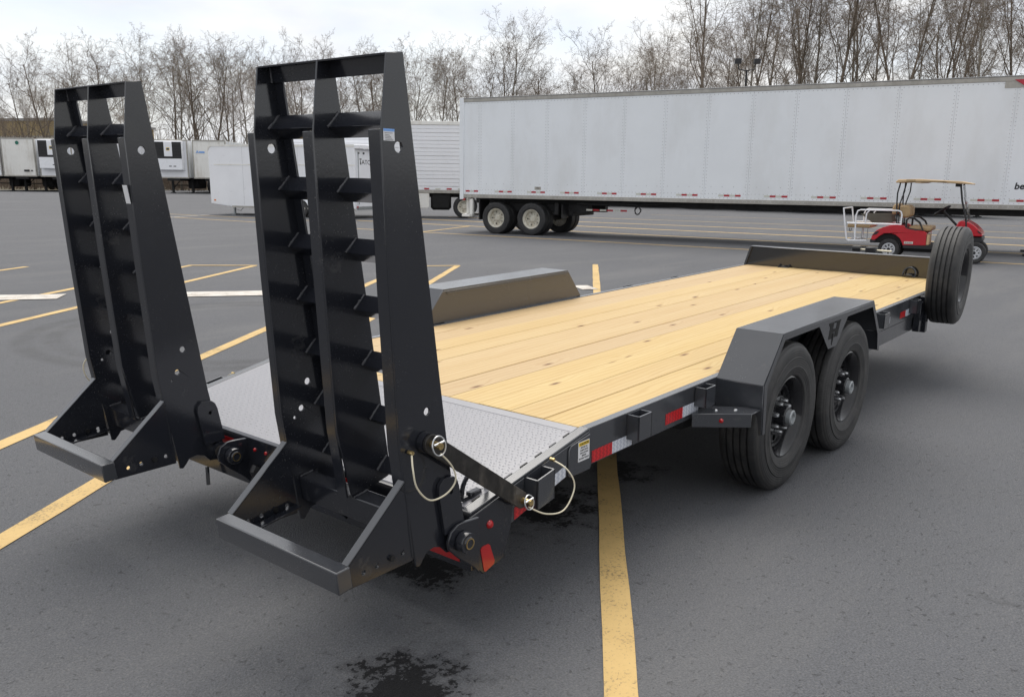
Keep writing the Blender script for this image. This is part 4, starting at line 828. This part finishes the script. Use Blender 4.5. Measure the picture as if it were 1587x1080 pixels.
# ------------------------------------------------------------------ loading ramps (ramp frame: x = -n towards the deck, y across, z = u up along the ramp)
RW = .605
NU = lambda n, u, t: (-n, t, u)
plate_prof = [(-.010, 1.5354), (.0516, 1.5354), (.1035, 1.340), (.150, .87), (.190, .40), (.186, .0), (.186, -.012), (.172, -.017), (.150, .000), (.135, .015), (.100, .016), (.070, .002), (.045, -.032), (.0, -.042), (-.030, -.020), (-.032, .03), (-.020, .12), (-.012, .3)]
gus = [(.184, .297), (.450, .128), (.456, .053), (.196, .018)]
def make_ramp(y0, th, right_bolt):
    b = MB(); b.prism([(.100, .058), (.166, .058), (.166, .150), (.100, .150)], NU, .008, RW - .008)                    # bottom cross tube
    rp = b.build('ramp', 'paint_gloss', tr, .006, 2); rp.location = (-.7853, y0, .4642); rp.rotation_euler = (0, -th, 0)
    for k, ys in enumerate((0., RW / 2 - .004, RW - .008)):
        holes = [] if k == 1 else [circ(.048, 1.285, .0155), circ(.060, .483, .0125), circ(.104, .396, .0115, 12), circ(.138, .371, .006, 10)]
        pr = plate_prof if k != 1 else plate_prof[:5] + [(.170, .150), (.10, .150), (.0, .16), (-.012, .20)]
        b = MB(); b.prism(pr, NU, ys, ys + .008, holes); b.build('side_plate', 'paint_gloss', rp, .0015)
        fl = .055 if k else .058; lo_ = .152 if k == 1 else .02
        b = MB(); pth = [(.1035, 1.340), (.150, .87), (.190, .40), (.187, lo_)]
        b.prism(pth + [(n - .008, u) for n, u in reversed(pth)], NU, ys + .008, ys + fl * (1.0 if k < 2 else .75)); b.build('edge_flange', 'paint_gloss', rp, .002, 2)
    for ya, yb in ((.008, .050), (RW - .052, RW - .008)):
        b = MB(); b.prism([(-.010, .16), (-.002, .16), (-.002, 1.53), (-.010, 1.53)], NU, ya, yb); b.build('front_flange', 'paint_gloss', rp, .0015)
    b = MB(); b.prism([(-.001, 1.483), (.007, 1.483), (.007, 1.531), (.051, 1.531), (.051, 1.537), (-.010, 1.537), (-.010, 1.530), (-.001, 1.530)], NU, .008, RW - .008); b.build('top_bar', 'paint_gloss', rp, .0015)
    jr = random.Random(3)
    def weld(p0, p1):
        p0, p1 = Vector(p0), Vector(p1); n = 9; pts = [p0.lerp(p1, i / n) + Vector((jr.gauss(0, .0008), 0, jr.gauss(0, .0008))) for i in range(n + 1)]; MB().tube(pts, [.0036 * jr.uniform(.75, 1.25) for _ in pts], 6).build('weld_bead', weld.m, rp)
    rung = None; weld.m = 'weld'
    for ur in (1.346, 1.152, .963, .777, .586, .392, .200):
        for bay in (0, 1):
            ya, yb = ((.008, RW / 2 - .004), (RW / 2 + .004, RW - .008))[bay]
            if rung is None:
                b = MB(); b.prism([(-.001, .038), (.048, 0), (-.001, -.038), (-.001, -.030), (.037, 0), (-.001, .030)], NU, 0, yb - ya); o = b.build('rung', 'paint_gloss', rp, .0012); rung = o.data
            else: o = link('rung', rung, rp, .0012)
            o.location = (0, ya, ur)
            weld((.001, yb - .002, ur + .038), (-.049, yb - .002, ur + .001))
    weld((-.005, RW - .01, 1.53), (-.008, RW - .01, 1.485)); weld((-.105, .012, .152), (-.16, .012, .152)); weld((-.105, RW - .012, .152), (-.16, RW - .012, .152)); weld((-.105, RW / 2 - .01, .152), (-.165, RW / 2 - .01, .152))
    for k, ys in enumerate((0., RW - .008)): weld.m = 'paint_gloss'; weld((-.188, ys + (.000 if k == 0 else .008), .29), (-.198, ys + (.0 if k == 0 else .008), .03))
    for k, ys in enumerate((0., RW - .008)):
        b = MB(); b.prism(gus, NU, ys, ys + .008, [circ(.234, .066, .008, 10), circ(.341, .076, .008, 10), circ(.395, .080, .008, 10)]); g_ = b.build('knee_gusset', 'paint_gloss', rp, .0015)
        b = MB(); b.prism([(.184, .299), (.450, .130), (.446, .122), (.184, .289)], NU, ys + (.0 if k else -.0), ys + .030); b.build('gusset_flange', 'paint', g_, .002)  # paler than the ramp: sky reflected on the top flats put into colour
        b = MB(); b.cyl((-.284, ys - .009, .073), (-.284, ys + .017, .073), .0105, 6); b.build('bolt', 'black', g_)
    b = MB(); b.prism([(.447, .060), (.500, .060), (.503, .066), (.500, .136), (.447, .132)], NU, -.010, RW + .010); b.build('foot_bar', 'paint', rp, .004, 2)  # paler paint than the ramp: bright sky on its top put into colour
    b = MB(); b.prism([(.20, .052), (.445, .052), (.445, .060), (.20, .060)], NU, RW - .05, RW - .010); b.build('foot_brace', 'paint_gloss', rp, .002)
    # hinge tab, pin and retaining nut on the right side
    tab = [(-.036, .045), (.058, .045), (.064, .205), (.056, .226), (.035, .242), (-.010, .232), (-.024, .215), (-.030, .19)]
    b = MB(); b.prism(tab, NU, -.016, -.002, [circ(.008, .182, .008, 10)]); b.build('hinge_tab', 'paint_gloss', rp, .003, 2)
    b = MB(); b.prism(tab, NU, RW + .002, RW + .016, [circ(.008, .182, .008, 10)]); b.build('hinge_tab', 'paint_gloss', rp, .003, 2)
    b = MB(); b.cyl((0, -.02, 0), (0, RW + .02, 0), .040, 20); b.build('hinge_tube', 'paint_gloss', rp)
    return rp
ra = make_ramp(-.006, .1278, True); ra['label'] = 'right loading ramp, held upright by a flat steel strut'
rb_ = make_ramp(1.420, .1312, False); rb_['label'] = 'left loading ramp standing upright'
# hinge lugs on the rear beam and pins
def lug(y, pin_to):
    prof = [(-.695, .310), (-.725, .345), (-.80, .405), (-.845, .45), (-.850, .478), (-.835, .510), (-.805, .525), (-.770, .527), (-.695, .520)]
    b = MB(); b.prism(prof, XZ, y, y + .012); o = b.build('hinge_lug', 'paint_gloss', tr, .003, 2)
    b = MB(); b.cyl((-.7853, y - .030, .4642), (-.7853, pin_to, .4642), .026, 20); b.build('hinge_pin', 'bar_steel', o)
    b = MB(); b.lathe([(.0, -.004), (.020, -.004), (.024, .0), (.034, .0), (.036, .004), (.036, .03), (.03, .03)], 24); n_ = b.build('pin_collar', 'paint_gloss', o); n_.location = (-.7853, y - .034, .4642)
    b = MB(); b.lathe([(.016, -.0062), (.0195, -.0062), (.0195, -.003), (.016, -.003)], 24, closed=True); n_ = b.build('pin_face', 'brass', o); n_.location = (-.7853, y - .034, .4642)
    return o
lug(-.036, .0); lug(.66, .62); lug(1.315, 1.42); lug(2.062, 2.03)
# struts holding the ramps, with pins and lanyards
def strut(y, sgn):
    A, B = Vector((-.925, 0, .842)), Vector((-.470, 0, .513)); d = (B - A).normalized(); n = Vector((-d.z, 0, d.x)); L = (B - A).length; h = .031; P = []
    for i in range(9): a = math.pi / 2 + math.pi * i / 8; P.append((A + (d * math.cos(a) + n * math.sin(a)) * h))
    for i in range(9): a = -math.pi / 2 + math.pi * i / 8; P.append((B + (d * math.cos(a) + n * math.sin(a)) * h))
    b = MB(); b.prism([(q_.x, q_.z) for q_ in P], XZ, y, y + sgn * .012); o = b.build('ramp_strut', 'bar_steel', tr, .002)
    for C_, r_ in ((A, .030), (B, .026)):
        b = MB(); b.cyl((C_.x, y + .03 * sgn, C_.z), (C_.x, y - .040 * sgn, C_.z), .013, 16, .011); p_ = b.build('strut_pin', 'brass', o)
        b = MB(); ring = [(C_.x + r_ * math.cos(t_) * .95, y - .030 * sgn + .006 * math.sin(t_), C_.z + r_ * math.sin(t_)) for t_ in [2 * math.pi * i / 20 for i in range(20)]]; b.tube(ring, .0026, 6, closed=True); b.cyl((C_.x - .022, y - .030 * sgn, C_.z + .006), (C_.x + .022, y - .030 * sgn, C_.z + .01), .004, 8); b.build('linch_ring', 'zinc', p_)
    b = MB(); b.cyl((A.x, y + .012 * sgn, A.z), (A.x, y + .036 * sgn, A.z), .034, 20); b.build('strut_spacer', 'paint_gloss', o)
    def cable(pts):
        P_ = [Vector(q_) for q_ in pts]; out_ = []
        for i in range(len(P_) - 1):
            p0, p1, p2, p3 = P_[max(i - 1, 0)], P_[i], P_[i + 1], P_[min(i + 2, len(P_) - 1)]
            for k in range(6):
                t_ = k / 6; out_.append(.5 * ((2 * p1) + (-p0 + p2) * t_ + (2 * p0 - 5 * p1 + 4 * p2 - p3) * t_ * t_ + (-p0 + 3 * p1 - 3 * p2 + p3) * t_ ** 3))
        out_.append(P_[-1]); b = MB(); b.tube(out_, .0030, 6); b.build('lanyard', 'cable', o)
    s = sgn; yy = y - .030 * s
    cable([(-.918, yy, .815), (-.868, yy, .760), (-.853, yy, .708), (-.886, yy + .01 * s, .670), (-.954, yy + .015 * s, .668), (-1.003, yy + .02 * s, .720), (-1.014, yy + .025 * s, .779), (-.995, y + .02 * s, .826)])
    cable([(-.475, yy, .497), (-.395, yy - .02 * s, .450), (-.296, yy - .03 * s, .438), (-.233, yy - .03 * s, .510), (-.255, yy - .01 * s, .580), (-.262, y + .030 * s, .607)])
    for q_ in ((-.995, .826), (-.262, .607)): b = MB(); b.cyl((q_[0], y + .034 * s, q_[1]), (q_[0], y + .014 * s, q_[1]), .007, 8); b.build('lanyard_rivet', 'brass', o)
    return o
strut(-.045, 1.); strut(WD + .030, -1.)
# sticker near the top of the right ramp's outer plate, another on the left ramp's flange
def ramp_pt(th, n, u): return (-.7853 - math.sin(th) * u - math.cos(th) * n, .4642 + math.cos(th) * u - math.sin(th) * n)
st = MB(); st.prism([(.0985, 1.341), (.058, 1.335), (.0615, 1.303), (.1025, 1.309)], NU, -.0014, -.0004); st = st.build('sticker', 'label_white', ra)
MB().prism([(.0985, 1.341), (.058, 1.335), (.0588, 1.328), (.0993, 1.334)], NU, -.0020, -.0015).build('sticker_header', 'label_blue', st)
for k in range(5): MB().prism([(.096, 1.330 - k * .0045), (.066 + (k * 7 % 4) * .004, 1.3255 - k * .0045), (.066 + (k * 7 % 4) * .004, 1.3237 - k * .0045), (.096, 1.3282 - k * .0045)], NU, -.0020, -.0015).build('sticker_line', 'trim_grey', st)
st2 = MB(); st2.box(-.1335, -.1315, .012, .045, 1.095, 1.165); st2 = st2.build('sticker', 'label_white', rb_)

# nothing may rely on the preview
for o in bpy.data.objects:
    if o.type == 'MESH' and not o.data.materials: o.data.materials.append(M['black'])
